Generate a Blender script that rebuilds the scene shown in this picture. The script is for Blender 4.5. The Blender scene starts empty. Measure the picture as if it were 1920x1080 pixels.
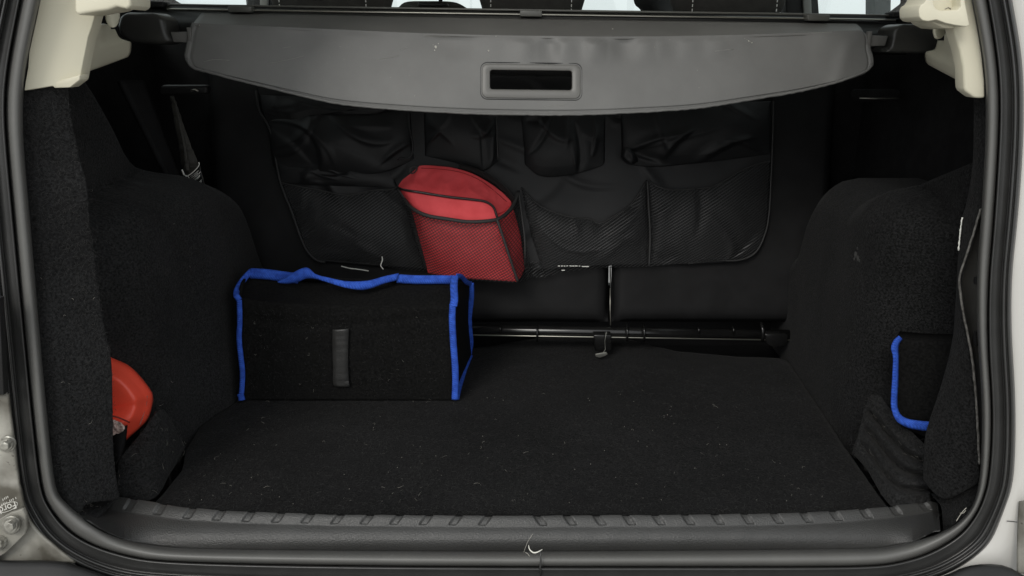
import bpy, bmesh, math, random
from mathutils import Vector, Matrix, noise
random.seed(7)
C = bpy.context.scene.collection
SC = bpy.context.scene
# ------------------------------------------------------------------ camera, world, sun, exposure
FPX = 1423.0; PITCH = math.radians(18); CAM = Vector((0, 0, .62))
cd = bpy.data.cameras.new('camera'); cam = bpy.data.objects.new('camera', cd); C.objects.link(cam)
cam.location = CAM; cam.rotation_euler = (math.radians(90) - PITCH, 0, 0)
cd.sensor_width = 36; cd.lens = FPX / 1920 * 36; cd.clip_start = .02; cd.clip_end = 500
SC.camera = cam
SUN_EL, SUN_AZ = math.radians(38), math.radians(205)      # azimuth clockwise from +Y: behind the camera, a little left
w = bpy.data.worlds.new("World"); SC.world = w; w.use_nodes = True
nt = w.node_tree; nt.nodes.clear()
sky = nt.nodes.new('ShaderNodeTexSky'); sky.sky_type = 'NISHITA'; sky.sun_disc = False
sky.sun_elevation = SUN_EL; sky.sun_rotation = SUN_AZ; sky.dust_density = 4; sky.air_density = 1.0
hs = nt.nodes.new('ShaderNodeHueSaturation'); hs.inputs['Saturation'].default_value = .22
bg = nt.nodes.new('ShaderNodeBackground'); bg.inputs['Strength'].default_value = .12
wo = nt.nodes.new('ShaderNodeOutputWorld')
nt.links.new(sky.outputs[0], hs.inputs['Color']); mw = nt.nodes.new('ShaderNodeMix'); mw.data_type = 'RGBA'; mw.inputs[0].default_value = .78; mw.inputs[7].default_value = (6.9, 7.1, 7.2, 1)   # veil of even white cloud
nt.links.new(hs.outputs[0], mw.inputs[6]); nt.links.new(mw.outputs[2], bg.inputs['Color']); nt.links.new(bg.outputs[0], wo.inputs[0])
sl = bpy.data.lights.new('sun', 'SUN'); sl.energy = .8; sl.angle = math.radians(18); sl.color = (1, .965, .9)
so = bpy.data.objects.new('sun', sl); C.objects.link(so); so.location = (0, -2, 4)
sd = Vector((math.sin(SUN_AZ) * math.cos(SUN_EL), math.cos(SUN_AZ) * math.cos(SUN_EL), math.sin(SUN_EL)))
so.rotation_euler = sd.to_track_quat('Z', 'Y').to_euler()
SC.view_settings.view_transform = 'Standard'; SC.view_settings.look = 'None'
SC.view_settings.exposure = 0.38; SC.view_settings.gamma = 1
SC.render.engine = 'CYCLES'

# ------------------------------------------------------------------ measuring helpers: where a sight line meets a real plane
cp, sp_ = math.cos(PITCH), math.sin(PITCH)
def ray(px, py):
    x = (px - 960) / FPX; y = -(py - 540) / FPX
    return Vector((x, cp + y * sp_, -sp_ + y * cp))
def hY(px, py, Y): d = ray(px, py); return CAM + d * (Y / d.y)
def hZ(px, py, Z): d = ray(px, py); return CAM + d * ((Z - CAM.z) / d.z)
def hX(px, py, X): d = ray(px, py); return CAM + d * (X / d.x)
def hP(px, py, a, b, off=0):
    d = ray(px, py); t = (a + b * CAM.z) / (d.y - b * d.z)
    return CAM + d * t + Vector((0, -off, 0))
def OP(px, py, off=0): return hP(px, py, .80 + off, .12)      # plane of the boot opening
SA, SB = 1.48, .20
def ST(px, py, off=0): return hP(px, py, SA - off, SB)          # plane of the seat backs
def cat(pts, n, closed=False):
    pts = [Vector(p) for p in pts]
    if len(pts) == 2 and not closed: return [pts[0].lerp(pts[1], i / (n - 1)) for i in range(n)]
    m = len(pts); seg = m if closed else m - 1
    fine = []
    for i in range(seg):
        if closed: a, b, c, d = pts[(i - 1) % m], pts[i], pts[(i + 1) % m], pts[(i + 2) % m]
        else: a, b, c, d = pts[max(i - 1, 0)], pts[i], pts[i + 1], pts[min(i + 2, m - 1)]
        for k in range(16):
            t = k / 16
            fine.append(.5 * ((2 * b) + (c - a) * t + (2 * a - 5 * b + 4 * c - d) * t * t + (3 * b - a - 3 * c + d) * t ** 3))
    fine.append(pts[0] if closed else pts[-1])
    L = [0]
    for i in range(1, len(fine)): L.append(L[-1] + (fine[i] - fine[i - 1]).length)
    out = []; j = 0
    for i in range(n):
        s = L[-1] * i / (n - 1)
        while j < len(L) - 2 and L[j + 1] < s: j += 1
        q = (s - L[j]) / max(L[j + 1] - L[j], 1e-9)
        out.append(fine[j].lerp(fine[j + 1], min(max(q, 0), 1)))
    return out
def ip(x, tab):
    if x <= tab[0][0]: return tab[0][1]
    for (a, b), (c, d) in zip(tab, tab[1:]):
        if x <= c: return b + (d - b) * (x - a) / (c - a)
    return tab[-1][1]
def sm(a, b, x):
    t = min(max((x - a) / (b - a), 0), 1); return t * t * (3 - 2 * t)
def nz(x, y, z=0, s=1): return noise.noise(Vector((x * s, y * s, z * s)))

# ------------------------------------------------------------------ objects
def link(name, me, mat, parent=None, smooth=True):
    o = bpy.data.objects.new(name, me); C.objects.link(o)
    if mat: me.materials.append(mat)
    if smooth:
        for p in me.polygons: p.use_smooth = True
    if parent: o.parent = parent
    return o
def thing(name, label, cat_, group=None):
    o = bpy.data.objects.new(name, None); C.objects.link(o); o.empty_display_size = .05
    o['label'] = label; o['category'] = cat_
    if group: o['group'] = group
    return o
def tag(o, label, cat_, group=None, kind=None):
    o['label'] = label; o['category'] = cat_
    if group: o['group'] = group
    if kind: o['kind'] = kind
    return o
def grid(name, P, mat, parent=None, solid=0, closed=False, smooth=True, skip=None, off=-1):
    ni, nj = len(P), len(P[0]); vs = [p for r in P for p in r]; fs = []
    for i in range(ni if closed else ni - 1):
        i2 = (i + 1) % ni
        for j in range(nj - 1):
            if skip and skip(i, j): continue
            fs.append((i * nj + j, i * nj + j + 1, i2 * nj + j + 1, i2 * nj + j))
    me = bpy.data.meshes.new(name); me.from_pydata([tuple(v) for v in vs], [], fs); me.update()
    uv = me.uv_layers.new(name='UVMap')
    for l in me.loops:
        i, j = divmod(l.vertex_index, nj); uv.data[l.index].uv = (i / (ni - 1), j / (nj - 1))
    o = link(name, me, mat, parent, smooth)
    if solid:
        m = o.modifiers.new('thick', 'SOLIDIFY'); m.thickness = solid; m.offset = off
    return o
def coons(top, bot, lef, rig, nu, nv, disp=None):
    T, B, Lc, R = cat(top, nu), cat(bot, nu), cat(lef, nv), cat(rig, nv)
    P = []
    for i in range(nu):
        u = i / (nu - 1); row = []
        for j in range(nv):
            v = j / (nv - 1)
            p = T[i] * (1 - v) + B[i] * v + Lc[j] * (1 - u) + R[j] * u - (T[0] * (1 - u) * (1 - v) + T[-1] * u * (1 - v) + B[0] * (1 - u) * v + B[-1] * u * v)
            if disp:
                d = disp(u, v, p)
                p = p + (CAM - p).normalized() * d if not isinstance(d, Vector) else p + d
            row.append(p)
        P.append(row)
    return P
def tube(name, path, r, mat, parent=None, n=8, close=False, flat=1.0, caps=True):
    rs = r if isinstance(r, (list, tuple)) else [r] * len(path)
    vs = []; fs = []; m = len(path)
    for i, p in enumerate(path):
        a = path[(i - 1) % m] if (i or close) else path[i]; b = path[(i + 1) % m] if (i < m - 1 or close) else path[i]
        t = (b - a).normalized(); up = Vector((0, -1, .3)) if abs(t.dot(Vector((0, -1, .3)).normalized())) < .9 else Vector((1, 0, 0))
        s = t.cross(up).normalized(); q = s.cross(t).normalized()
        for k in range(n):
            an = 2 * math.pi * k / n; vs.append(p + (s * math.cos(an) + q * math.sin(an) * flat) * rs[i])
    for i in range(m if close else m - 1):
        for k in range(n):
            i2 = (i + 1) % m; fs.append((i * n + k, i * n + (k + 1) % n, i2 * n + (k + 1) % n, i2 * n + k))
    if not close and caps: fs += [tuple(range(n))[::-1], tuple((m - 1) * n + k for k in range(n))]
    me = bpy.data.meshes.new(name); me.from_pydata([tuple(v) for v in vs], [], fs); me.update()
    return link(name, me, mat, parent)
def ribbon(name, A, B, mat, parent=None, th=.0016, n=50, wav=0):
    a, b = cat(A, n), cat(B, n); P = []
    for i in range(n):
        k = Vector((0, -wav * nz(i * .35, wav * 50), 0))
        P.append([a[i] + k, a[i].lerp(b[i], .33) + Vector((0, -.0008, 0)) + k, a[i].lerp(b[i], .66) + Vector((0, -.0008, 0)) + k, b[i] + k])
    o = grid(name, P, mat, parent, th); 
    return o
def slab(name, pts, depth, mat, parent=None, bev=.003, seg=2, dirv=Vector((0, 1, 0)), smooth=True):
    bm = bmesh.new(); f = bm.faces.new([bm.verts.new(p) for p in pts]); bm.normal_update()
    r = bmesh.ops.extrude_face_region(bm, geom=[f]); vs = [g for g in r['geom'] if isinstance(g, bmesh.types.BMVert)]
    for v in vs: v.co += dirv * depth
    bmesh.ops.recalc_face_normals(bm, faces=bm.faces)
    me = bpy.data.meshes.new(name); bm.to_mesh(me); bm.free()
    o = link(name, me, mat, parent, smooth)
    if bev:
        m = o.modifiers.new('bev', 'BEVEL'); m.width = bev; m.segments = seg; m.limit_method = 'ANGLE'; m.angle_limit = .6
        m.harden_normals = False
    return o
def box(name, x0, x1, y0, y1, z0, z1, mat, parent=None, bev=0):
    return slab(name, [Vector((x0, y0, z0)), Vector((x1, y0, z0)), Vector((x1, y0, z1)), Vector((x0, y0, z1))], y1 - y0, mat, parent, bev, smooth=bool(bev))
def rrect(x0, y0, x1, y1, r, n=6):
    out = []
    for cx, cy, a0 in ((x1 - r, y0 + r, -90), (x1 - r, y1 - r, 0), (x0 + r, y1 - r, 90), (x0 + r, y0 + r, 180)):
        for k in range(n + 1):
            a = math.radians(a0 + 90 * k / n); out.append((cx + r * math.cos(a), cy + r * math.sin(a)))
    return out

# ------------------------------------------------------------------ materials
def M(name, col, rough=.6, spec=.5, metal=0, var=0, vscale=40, bump=0, bscale=200, btype='noise', bdist=.001, sheen=0, col2=None, detail=4, uvb=None, speck=None, patch=0, coat=0):
    m = bpy.data.materials.new(name); m.use_nodes = True; t = m.node_tree; b = t.nodes['Principled BSDF']
    b.inputs['Roughness'].default_value = rough; b.inputs['Metallic'].default_value = metal; b.inputs['Specular IOR Level'].default_value = spec
    b.inputs['Coat Weight'].default_value = coat
    if sheen: b.inputs['Sheen Weight'].default_value = sheen; b.inputs['Sheen Roughness'].default_value = .5
    tc = t.nodes.new('ShaderNodeTexCoord'); src = tc.outputs['Object']
    c1 = (*col, 1); c2 = (*(col2 or tuple(c * (1 - var) for c in col)), 1)
    if var or col2:
        n = t.nodes.new('ShaderNodeTexNoise'); n.inputs['Scale'].default_value = vscale; n.inputs['Detail'].default_value = detail
        t.links.new(src, n.inputs['Vector'])
        r = t.nodes.new('ShaderNodeValToRGB'); r.color_ramp.elements[0].position = .35; r.color_ramp.elements[1].position = .65
        r.color_ramp.elements[0].color = c2; r.color_ramp.elements[1].color = c1
        t.links.new(n.outputs[0], r.inputs[0]); out = r.outputs[0]
        if speck:
            n2 = t.nodes.new('ShaderNodeTexNoise'); n2.inputs['Scale'].default_value = speck[0]; n2.inputs['Detail'].default_value = 2; t.links.new(src, n2.inputs['Vector'])
            r2 = t.nodes.new('ShaderNodeMapRange'); r2.inputs[1].default_value = speck[1]; r2.inputs[2].default_value = speck[1] + .08
            t.links.new(n2.outputs[0], r2.inputs[0])
            mx = t.nodes.new('ShaderNodeMix'); mx.data_type = 'RGBA'; t.links.new(r2.outputs[0], mx.inputs[0]); t.links.new(out, mx.inputs[6]); mx.inputs[7].default_value = (*speck[2], 1)
            out = mx.outputs[2]
        if patch:
            n3 = t.nodes.new('ShaderNodeTexNoise'); n3.inputs['Scale'].default_value = 5; n3.inputs['Detail'].default_value = 5; n3.inputs['Roughness'].default_value = .65; t.links.new(src, n3.inputs['Vector'])
            r3 = t.nodes.new('ShaderNodeMapRange'); r3.inputs[1].default_value = .35; r3.inputs[2].default_value = .65; r3.inputs[3].default_value = 1 - patch; r3.inputs[4].default_value = 1 + patch; t.links.new(n3.outputs[0], r3.inputs[0])
            m3 = t.nodes.new('ShaderNodeMix'); m3.data_type = 'RGBA'; m3.blend_type = 'MULTIPLY'; m3.inputs[0].default_value = 1; t.links.new(out, m3.inputs[6]); t.links.new(r3.outputs[0], m3.inputs[7]); out = m3.outputs[2]
        t.links.new(out, b.inputs['Base Color'])
    else: b.inputs['Base Color'].default_value = c1
    if bump:
        if btype == 'noise': n = t.nodes.new('ShaderNodeTexNoise'); n.inputs['Detail'].default_value = 3; o = n.outputs[0]
        elif btype == 'voronoi': n = t.nodes.new('ShaderNodeTexVoronoi'); o = n.outputs['Distance']
        elif btype == 'wave': n = t.nodes.new('ShaderNodeTexWave'); n.bands_direction = 'DIAGONAL'; n.inputs['Distortion'].default_value = .5; o = n.outputs[0]
        n.inputs['Scale'].default_value = bscale; t.links.new(src, n.inputs['Vector'])
        bp = t.nodes.new('ShaderNodeBump'); bp.inputs['Strength'].default_value = bump; bp.inputs['Distance'].default_value = bdist
        t.links.new(o, bp.inputs['Height']); t.links.new(bp.outputs[0], b.inputs['Normal'])
    return m
def carpet(name, c, tint=(.97, .98, 1)):
    hi = tuple(c * 1.75 * k for k in tint); lo = tuple(c * .40 * k for k in tint)
    return M(name, hi, rough=.95, spec=.12, col2=lo, vscale=330, detail=6, bump=.9, bscale=420, bdist=.0016, sheen=.03, patch=.28, speck=(900, .72, tuple(c * 2.4 * k for k in tint)))
mCar = carpet('carpet_floor', .0085)
mCarL = carpet('carpet_side', .0145)
for m_ in (mCarL,):
    m_.node_tree.nodes['Principled BSDF'].inputs['Roughness'].default_value = .85; m_.node_tree.nodes['Principled BSDF'].inputs['Specular IOR Level'].default_value = .2
mCarR = carpet('carpet_side_right', .0105)
mSeatB = M('seat_back_vinyl', (.0085, .0085, .0090), .7, .25, var=.4, vscale=25, bump=.2, bscale=900)
mBlk = M('black_plastic', (.012, .012, .012), .5, .4, var=.2, bump=.1, bscale=1200, bdist=.0004)
mDeep = M('black_lining', (.015, .015, .0155), .9, .1, var=.3)
mGl = M('gloss_black_paint', (.01, .01, .01), .22, .5, var=.3, vscale=30, bump=.15, bscale=60)
mRub = M('rubber_seal', (.032, .032, .031), .30, .55, var=.18, vscale=30, bump=.25, bscale=900, bdist=.0004, speck=(260, .74, (.12, .12, .11)))
mSur = M('painted_surround', (.108, .107, .101), .45, .5, var=.12, vscale=12, bump=.15, bscale=700, bdist=.0004, speck=(300, .75, (.18, .17, .15)))
mSill = M('sill_plastic', (.046, .046, .0445), .40, .5, var=.15, vscale=14, bump=.5, bscale=620, btype='voronoi', bdist=.0008)
mBeige = M('beige_plastic', (.62, .59, .465), .5, .4, var=.04, vscale=9, bump=.12, bscale=900, bdist=.0004)
mPaint = M('pale_silver_paint', (.58, .57, .54), .35, .5, metal=.0, var=.06, vscale=6, coat=.4)
mDirt = M('dirty_painted_metal', (.36, .35, .31), .5, .4, var=0, col2=(.085, .078, .062), vscale=16, bump=.3, bscale=60, speck=(140, .68, (.07, .06, .05)))
mBolt = M('zinc_bolt', (.50, .49, .44), .35, .5, metal=.6, col2=(.25, .24, .21), vscale=120, bump=.3, bscale=200)
mVin = M('grey_cover_vinyl', (.146, .146, .141), .52, .4, var=.10, vscale=7, bump=.3, bscale=600, bdist=.0006, patch=.10, speck=(210, .745, (.24, .235, .215)))
mVin2 = M('grey_roller_fabric', (.13, .128, .121), .6, .35, var=.15, vscale=9, bump=.2, bscale=900, bdist=.0004)
mFrame = M('grey_handle_plastic', (.135, .133, .125), .42, .5, var=.06, vscale=30, bump=.15, bscale=1500, bdist=.0003)
mCas = M('cassette_plastic', (.030, .030, .028), .38, .5, var=.1)
mAlu = M('aluminium_rail', (.42, .41, .36), .3, .5, metal=.8)
mRail = M('grey_rail', (.10, .10, .09), .35, .5)
mNyl = M('black_nylon', (.0074, .0077, .0084), .56, .36, var=.2, vscale=14, bump=.35, bscale=1500, bdist=.0004)
mBind = M('black_binding', (.022, .022, .022), .6, .4, bump=.5, bscale=900, bdist=.0005)
mBlue = M('blue_webbing', (.045, .14, .70), .8, .25, col2=(.026, .085, .48), vscale=110, bump=.6, bscale=220, btype='wave', bdist=.0006, speck=(600, .66, (.09, .19, .62)))
def weave(m):
    t = m.node_tree; b = t.nodes['Principled BSDF']; src = b.inputs['Base Color'].links[0].from_socket
    uv = t.nodes.new('ShaderNodeUVMap'); sx = t.nodes.new('ShaderNodeSeparateXYZ'); t.links.new(uv.outputs[0], sx.inputs[0])
    tc = t.nodes.new('ShaderNodeTexCoord'); so_ = t.nodes.new('ShaderNodeSeparateXYZ'); t.links.new(tc.outputs['Object'], so_.inputs[0])
    def mt(op, a, b_=None, c=None):
        n = t.nodes.new('ShaderNodeMath'); n.operation = op
        for k, q in enumerate((a, b_, c)):
            if q is None: continue
            if isinstance(q, (int, float)): n.inputs[k].default_value = q
            else: t.links.new(q, n.inputs[k])
        return n.outputs[0]
    a = mt('ABSOLUTE', mt('SUBTRACT', sx.outputs[1], .5)); pos = mt('ADD', so_.outputs[0], so_.outputs[2])
    f = mt('SINE', mt('ADD', mt('MULTIPLY', pos, 1500), mt('MULTIPLY', a, 14)))
    edge = mt('GREATER_THAN', a, .40)
    f2 = mt('MULTIPLY_ADD', f, .16, .88); f3 = mt('MULTIPLY', f2, mt('SUBTRACT', 1.0, mt('MULTIPLY', edge, .25)))
    mx = t.nodes.new('ShaderNodeMix'); mx.data_type = 'RGBA'; mx.blend_type = 'MULTIPLY'; mx.inputs[0].default_value = 1
    t.links.new(src, mx.inputs[6]); t.links.new(f3, mx.inputs[7]); t.links.new(mx.outputs[2], b.inputs['Base Color'])
weave(mBlue)
mFelt = M('black_felt', (.010, .010, .0098), .97, .1, col2=(.0045, .0045, .0045), vscale=260, detail=6, bump=.8, bscale=350, bdist=.001, speck=(700, .72, (.05, .05, .045)))
mRed = M('red_nylon', (.76, .085, .095), .7, .3, col2=(.66, .062, .07), vscale=24, bump=.4, bscale=90, bdist=.0015, speck=(420, .72, (.75, .16, .15)))
mRedP = M('red_plastic', (.93, .10, .055), .36, .5, col2=(.88, .085, .046), vscale=12)
mPipe = M('black_piping', (.012, .012, .012), .3, .5)
mZip = M('black_zip', (.010, .010, .010), .4, .5, bump=1, bscale=400, btype='wave', bdist=.001)
mVel = M('hook_strip', (.032, .032, .031), .45, .5, var=.25, vscale=60, bump=.5, bscale=500)
mWeb = M('belt_webbing', (.060, .058, .050), .5, .4, var=.3, vscale=30, bump=.5, bscale=600, btype='wave', bdist=.0004)
mWhite = M('white_thread', (.75, .75, .70), .8)
mHair = M('pale_hair', (.38, .365, .32), .7)
mFuzz = M('grey_fuzz', (.038, .037, .035), .9)
mHead = M('headrest_cloth', (.055, .053, .048), .8, .2, var=.2, vscale=50, bump=.4, bscale=600)
mHeadD = M('dark_trim', (.014, .014, .014), .6, .3)
mHl = M('speckled_grey_lining', (.30, .30, .29), .9, .2, col2=(.13, .13, .13), vscale=420)
mPan = M('floor_pan', (.010, .010, .011), .45, .4, var=.4, vscale=12)
mCloth = M('crumpled_cloth', (.72, .58, .52), .9, .2, col2=(.35, .22, .20), vscale=260, bump=1, bscale=300, bdist=.002)
mGround = M('pale_concrete', (.42, .41, .39), .9, .2, col2=(.34, .335, .32), vscale=.8, bump=.2, bscale=30)
def netting(lo=.18, hi=.45, name='black_netting'):
    m = bpy.data.materials.new(name); m.use_nodes = True; t = m.node_tree; b = t.nodes['Principled BSDF']; out = t.nodes['Material Output']
    b.inputs['Base Color'].default_value = (.020, .0205, .021, 1); b.inputs['Roughness'].default_value = .5
    tc = t.nodes.new('ShaderNodeTexCoord'); mp = t.nodes.new('ShaderNodeMapping'); mp.inputs['Rotation'].default_value = (0, math.radians(33), 0)
    t.links.new(tc.outputs['Object'], mp.inputs[0])
    vals = []
    for ax, sc in (('Z', 62), ('X', 62)):
        wv = t.nodes.new('ShaderNodeTexWave'); wv.bands_direction = ax; wv.inputs['Scale'].default_value = sc; wv.inputs['Distortion'].default_value = .25; wv.inputs['Detail'].default_value = 0
        t.links.new(mp.outputs[0], wv.inputs[0]); vals.append(wv.outputs['Fac'])
    g1 = t.nodes.new('ShaderNodeMapRange'); g1.inputs[1].default_value = lo; g1.inputs[2].default_value = hi; t.links.new(vals[0], g1.inputs[0])
    g2 = t.nodes.new('ShaderNodeMapRange'); g2.inputs[1].default_value = -.05; g2.inputs[2].default_value = .16; t.links.new(vals[1], g2.inputs[0])
    mul = t.nodes.new('ShaderNodeMath'); mul.operation = 'MULTIPLY'; t.links.new(g1.outputs[0], mul.inputs[0]); t.links.new(g2.outputs[0], mul.inputs[1])
    sc_ = t.nodes.new('ShaderNodeMath'); sc_.operation = 'MULTIPLY'; t.links.new(mul.outputs[0], sc_.inputs[0]); sc_.inputs[1].default_value = .95
    tr = t.nodes.new('ShaderNodeBsdfTransparent'); mx = t.nodes.new('ShaderNodeMixShader')
    t.links.new(sc_.outputs[0], mx.inputs[0]); t.links.new(b.outputs[0], mx.inputs[1]); t.links.new(tr.outputs[0], mx.inputs[2]); t.links.new(mx.outputs[0], out.inputs[0])
    bp = t.nodes.new('ShaderNodeBump'); bp.inputs['Strength'].default_value = .8; bp.inputs['Distance'].default_value = .001; bp.invert = True
    t.links.new(mul.outputs[0], bp.inputs['Height']); t.links.new(bp.outputs[0], b.inputs['Normal'])
    return m
mNet = netting(); mNet2 = netting(.08, .30, 'stretched_netting')
def glassmat():
    m = bpy.data.materials.new('window_glass'); m.use_nodes = True; t = m.node_tree; t.nodes.clear()
    out = t.nodes.new('ShaderNodeOutputMaterial'); tr = t.nodes.new('ShaderNodeBsdfTransparent'); tr.inputs[0].default_value = (.93, .97, .96, 1)
    gl = t.nodes.new('ShaderNodeBsdfGlossy'); gl.inputs['Roughness'].default_value = .02; mx = t.nodes.new('ShaderNodeMixShader')
    mx.inputs[0].default_value = .05; t.links.new(tr.outputs[0], mx.inputs[1]); t.links.new(gl.outputs[0], mx.inputs[2]); t.links.new(mx.outputs[0], out.inputs[0])
    return m
mGlass = glassmat()

# ------------------------------------------------------------------ ground
tag(grid('ground', [[Vector((x, y, -.62)) for y in (-60, -5, 0, 5, 60)] for x in (-60, -5, 0, 5, 60)], mGround), 'pale concrete ground under the car', 'ground', kind='structure')
del bpy.data.objects['ground']['category']

# ------------------------------------------------------------------ the car
car = thing('car', 'silver car with its rear door open, seen into the boot', 'car')
c0 = [(300,-700),(180,-400),(110,-150),(76,0),(54,100),(44,170),(43,230),(46,300),(60,450),(72,600),(86,750),(101,900),(114,932),(143,960),(187,993),(233,1013),(300,1025),(367,1030),(633,1033),(960,1035),(1280,1033),(1600,1030),(1655,1027),(1711,1016),(1767,998),(1797,980),(1818,958),(1831,930),(1839,880),(1842,780),(1838,700),(1831,600),(1833,500),(1836,450),(1847,300),(1849,185),(1842,100),(1823,0),(1790,-150),(1720,-400),(1600,-700),(1500,-800),(960,-830),(420,-800)]
cg = [(270,-720),(145,-410),(75,-160),(39,0),(20,100),(11,170),(11,230),(16,300),(30,450),(44,600),(59,750),(75,900),(88,942),(110,975),(140,1003),(187,1027),(255,1045),(340,1054),(633,1060),(960,1062),(1280,1062),(1600,1062),(1670,1056),(1730,1042),(1786,1012),(1813,987),(1833,958),(1846,925),(1855,880),(1860,780),(1855,700),(1851,600),(1855,500),(1860,450),(1870,300),(1874,185),(1867,100),(1851,0),(1818,-155),(1750,-410),(1630,-720),(1510,-835),(960,-865),(400,-835)]
co = [(225,-745),(95,-425),(25,-170),(-5,0),(-30,100),(-42,170),(-42,230),(-35,300),(-20,450),(-4,600),(10,750),(27,900),(40,950),(66,997),(92,1025),(127,1053),(190,1083),(300,1100),(633,1112),(960,1115),(1280,1115),(1600,1112),(1700,1100),(1780,1078),(1845,1035),(1868,1000),(1883,960),(1896,925),(1904,880),(1906,780),(1903,700),(1897,600),(1900,500),(1906,450),(1919,300),(1921,185),(1917,100),(1899,0),(1868,-165),(1800,-425),(1675,-745),(1530,-885),(960,-915),(380,-885)]
assert len(c0) == len(cg) == len(co)
NS = 700
def dens(c):   # same station index on every curve
    out = []; m = len(c)
    P = [Vector((*p, 0)) for p in c]
    for i in range(m):
        a, b, d, e = P[(i - 1) % m], P[i], P[(i + 1) % m], P[(i + 2) % m]
        for k in range(14):
            t = k / 14
            out.append(.5 * ((2 * b) + (d - a) * t + (2 * a - 5 * b + 4 * d - e) * t * t + (3 * b - a - 3 * d + e) * t ** 3))
    n = len(out); return [sum((out[(i + k) % n] for k in range(-9, 10)), Vector()) / 19 for i in range(n)]
D0, DG, DO = dens(c0), dens(cg), dens(co)
NST = len(D0)
profA = [(-.05,.05),(0,.030),(.04,.016),(.12,.006),(.25,.001),(.45,-.0015),(.65,-.001),(.8,.002),(.92,.006),(1.0,.013)]
P = []
for a, g in zip(D0, DG): P.append([OP(a.lerp(g, t).x, a.lerp(g, t).y, y + .014 * sm(985, 1024, a.y) * (1 - t)) for t, y in profA])
grid('door_surround', P, mSur, car, closed=True)
profB = [(-.02,.018),(.02,.0155),(.06,.001),(.10,-.0012),(.14,.0),(.30,.0008),(.46,.0005),(.50,.003),(.54,.004),(.57,-.001),(.61,-.0055),(.655,-.0062),(.69,-.004),(.715,.001),(.74,.002),(.77,-.001),(.83,-.003),(.90,-.002),(.96,.003),(1.0,.014)]
P = []
for g, o_ in zip(DG, DO): P.append([OP(g.lerp(o_, t).x, g.lerp(o_, t).y, y) for t, y in profB])
seal = grid('rubber_seal', P, mRub, car, closed=True)
tube('seal_joint', [OP(1013, 1030, -.001), OP(1014, 1050, -.003), OP(1013, 1062, -.003), OP(1014, 1080, -.004)], [.0006, .0010, .0014, .0012], mRub, seal)
cen = Vector((0, .86, .45)); P = []
for i, o_ in enumerate(DO):
    o_ = OP(o_.x, o_.y)
    d = (o_ - cen); d.y = 0
    d.x *= 1.0; d.normalize(); side = abs(d.x)
    P.append([o_ + Vector((0, .012, 0)), o_ + d * .004 + Vector((0, .004, 0)), o_ + d * .03 + Vector((0, .004, 0)), o_ + d * .10 + Vector((0, .018, 0)), o_ + d * .16 + Vector((0, .05, 0)), o_ + d * .20 + Vector((0, .13, 0)), o_ + d * .21 + Vector((0, .35, 0))])
grid('body_panel', P, mPaint, car, closed=True)
box('roof_panel', -.80, .80, 1.00, 3.6, 1.17, 1.20, mPaint, car, .01)
box('headliner', -.78, .78, .98, 3.5, 1.10, 1.125, M('headliner_cloth', (.55, .53, .47), .9), car)
for s in (-1, 1):
    x = s * .79
    box('side_panel', min(x, x + s * .04), max(x, x + s * .04), 1.15, 3.6, -.45, .66, mPaint, car)
    for y, wd in ((1.15, .12), (2.5, .1), (3.0, .08)): box('door_pillar', min(x, x + s * .03), max(x, x + s * .03), y, y + wd, .66, 1.12, mHeadD, car)
    box('side_window', min(x + s * .012, x + s * .016), max(x + s * .012, x + s * .016), 1.27, 3.0, .66, 1.12, mGlass, car)
box('windscreen', -.78, .78, 3.35, 3.355, .60, 1.12, mGlass, car)
box('dashboard', -.78, .78, 2.95, 3.34, .20, .60, mHeadD, car, .02)
# metal behind the outer strip at lower left: hinge plate, bolts, dark hinge arm
def ngon(cx, cy, r, n, rot, Y): return [hY(cx + r * math.cos(rot + 2 * math.pi * k / n), cy + r * math.sin(rot + 2 * math.pi * k / n), Y) for k in range(n)]
hp = thing('dummy', '', '') ; bpy.data.objects.remove(hp)
P = coons([hY(-60, 740, .812), hY(14, 740, .812)], [hY(-60, 1056, .795), hY(140, 1056, .795)], [hY(-60, 740, .812), hY(-60, 1056, .795)], [hY(14, 740, .812), hY(34, 900, .80), hY(60, 985, .797), hY(140, 1056, .795)], 30, 50, lambda u, v, p: .004 * nz(p.x, p.z, 2, 25) + .006 * sm(.45, .5, v) * (1 - sm(.62, .66, v)))
hinge = grid('hinge_bracket', P, mDirt, car, .004)
slab('hinge_plate', [hY(*p, .785) for p in [(-60, 1000), (-20, 985), (18, 962), (42, 955), (47, 966), (50, 990), (46, 1003), (10, 1038), (-60, 1075)]], .006, mDirt, hinge, .0015)
for (x, y, r, Y) in ((8, 838, 8.5, .783), (16, 990, 9.5, .765), (-6, 1022, 10, .775)):
    slab('washer', ngon(x + 4, y - 4, r * 1.85, 24, 0, Y + .012), .004, mBolt, hinge, .0012)
    slab('bolt_flange', ngon(x + 3, y - 2, r * 1.35, 24, 0, Y + .006), .006, mBolt, hinge, .001)
    slab('bolt_head', ngon(x, y, r, 6, .4, Y), .009, mBolt, hinge, .0008)
slab('hinge_cover', [hY(*p, .80) for p in [(-60, 560), (-2, 560), (7, 741), (-60, 741)]], .01, mBlk, car, .001)
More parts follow.
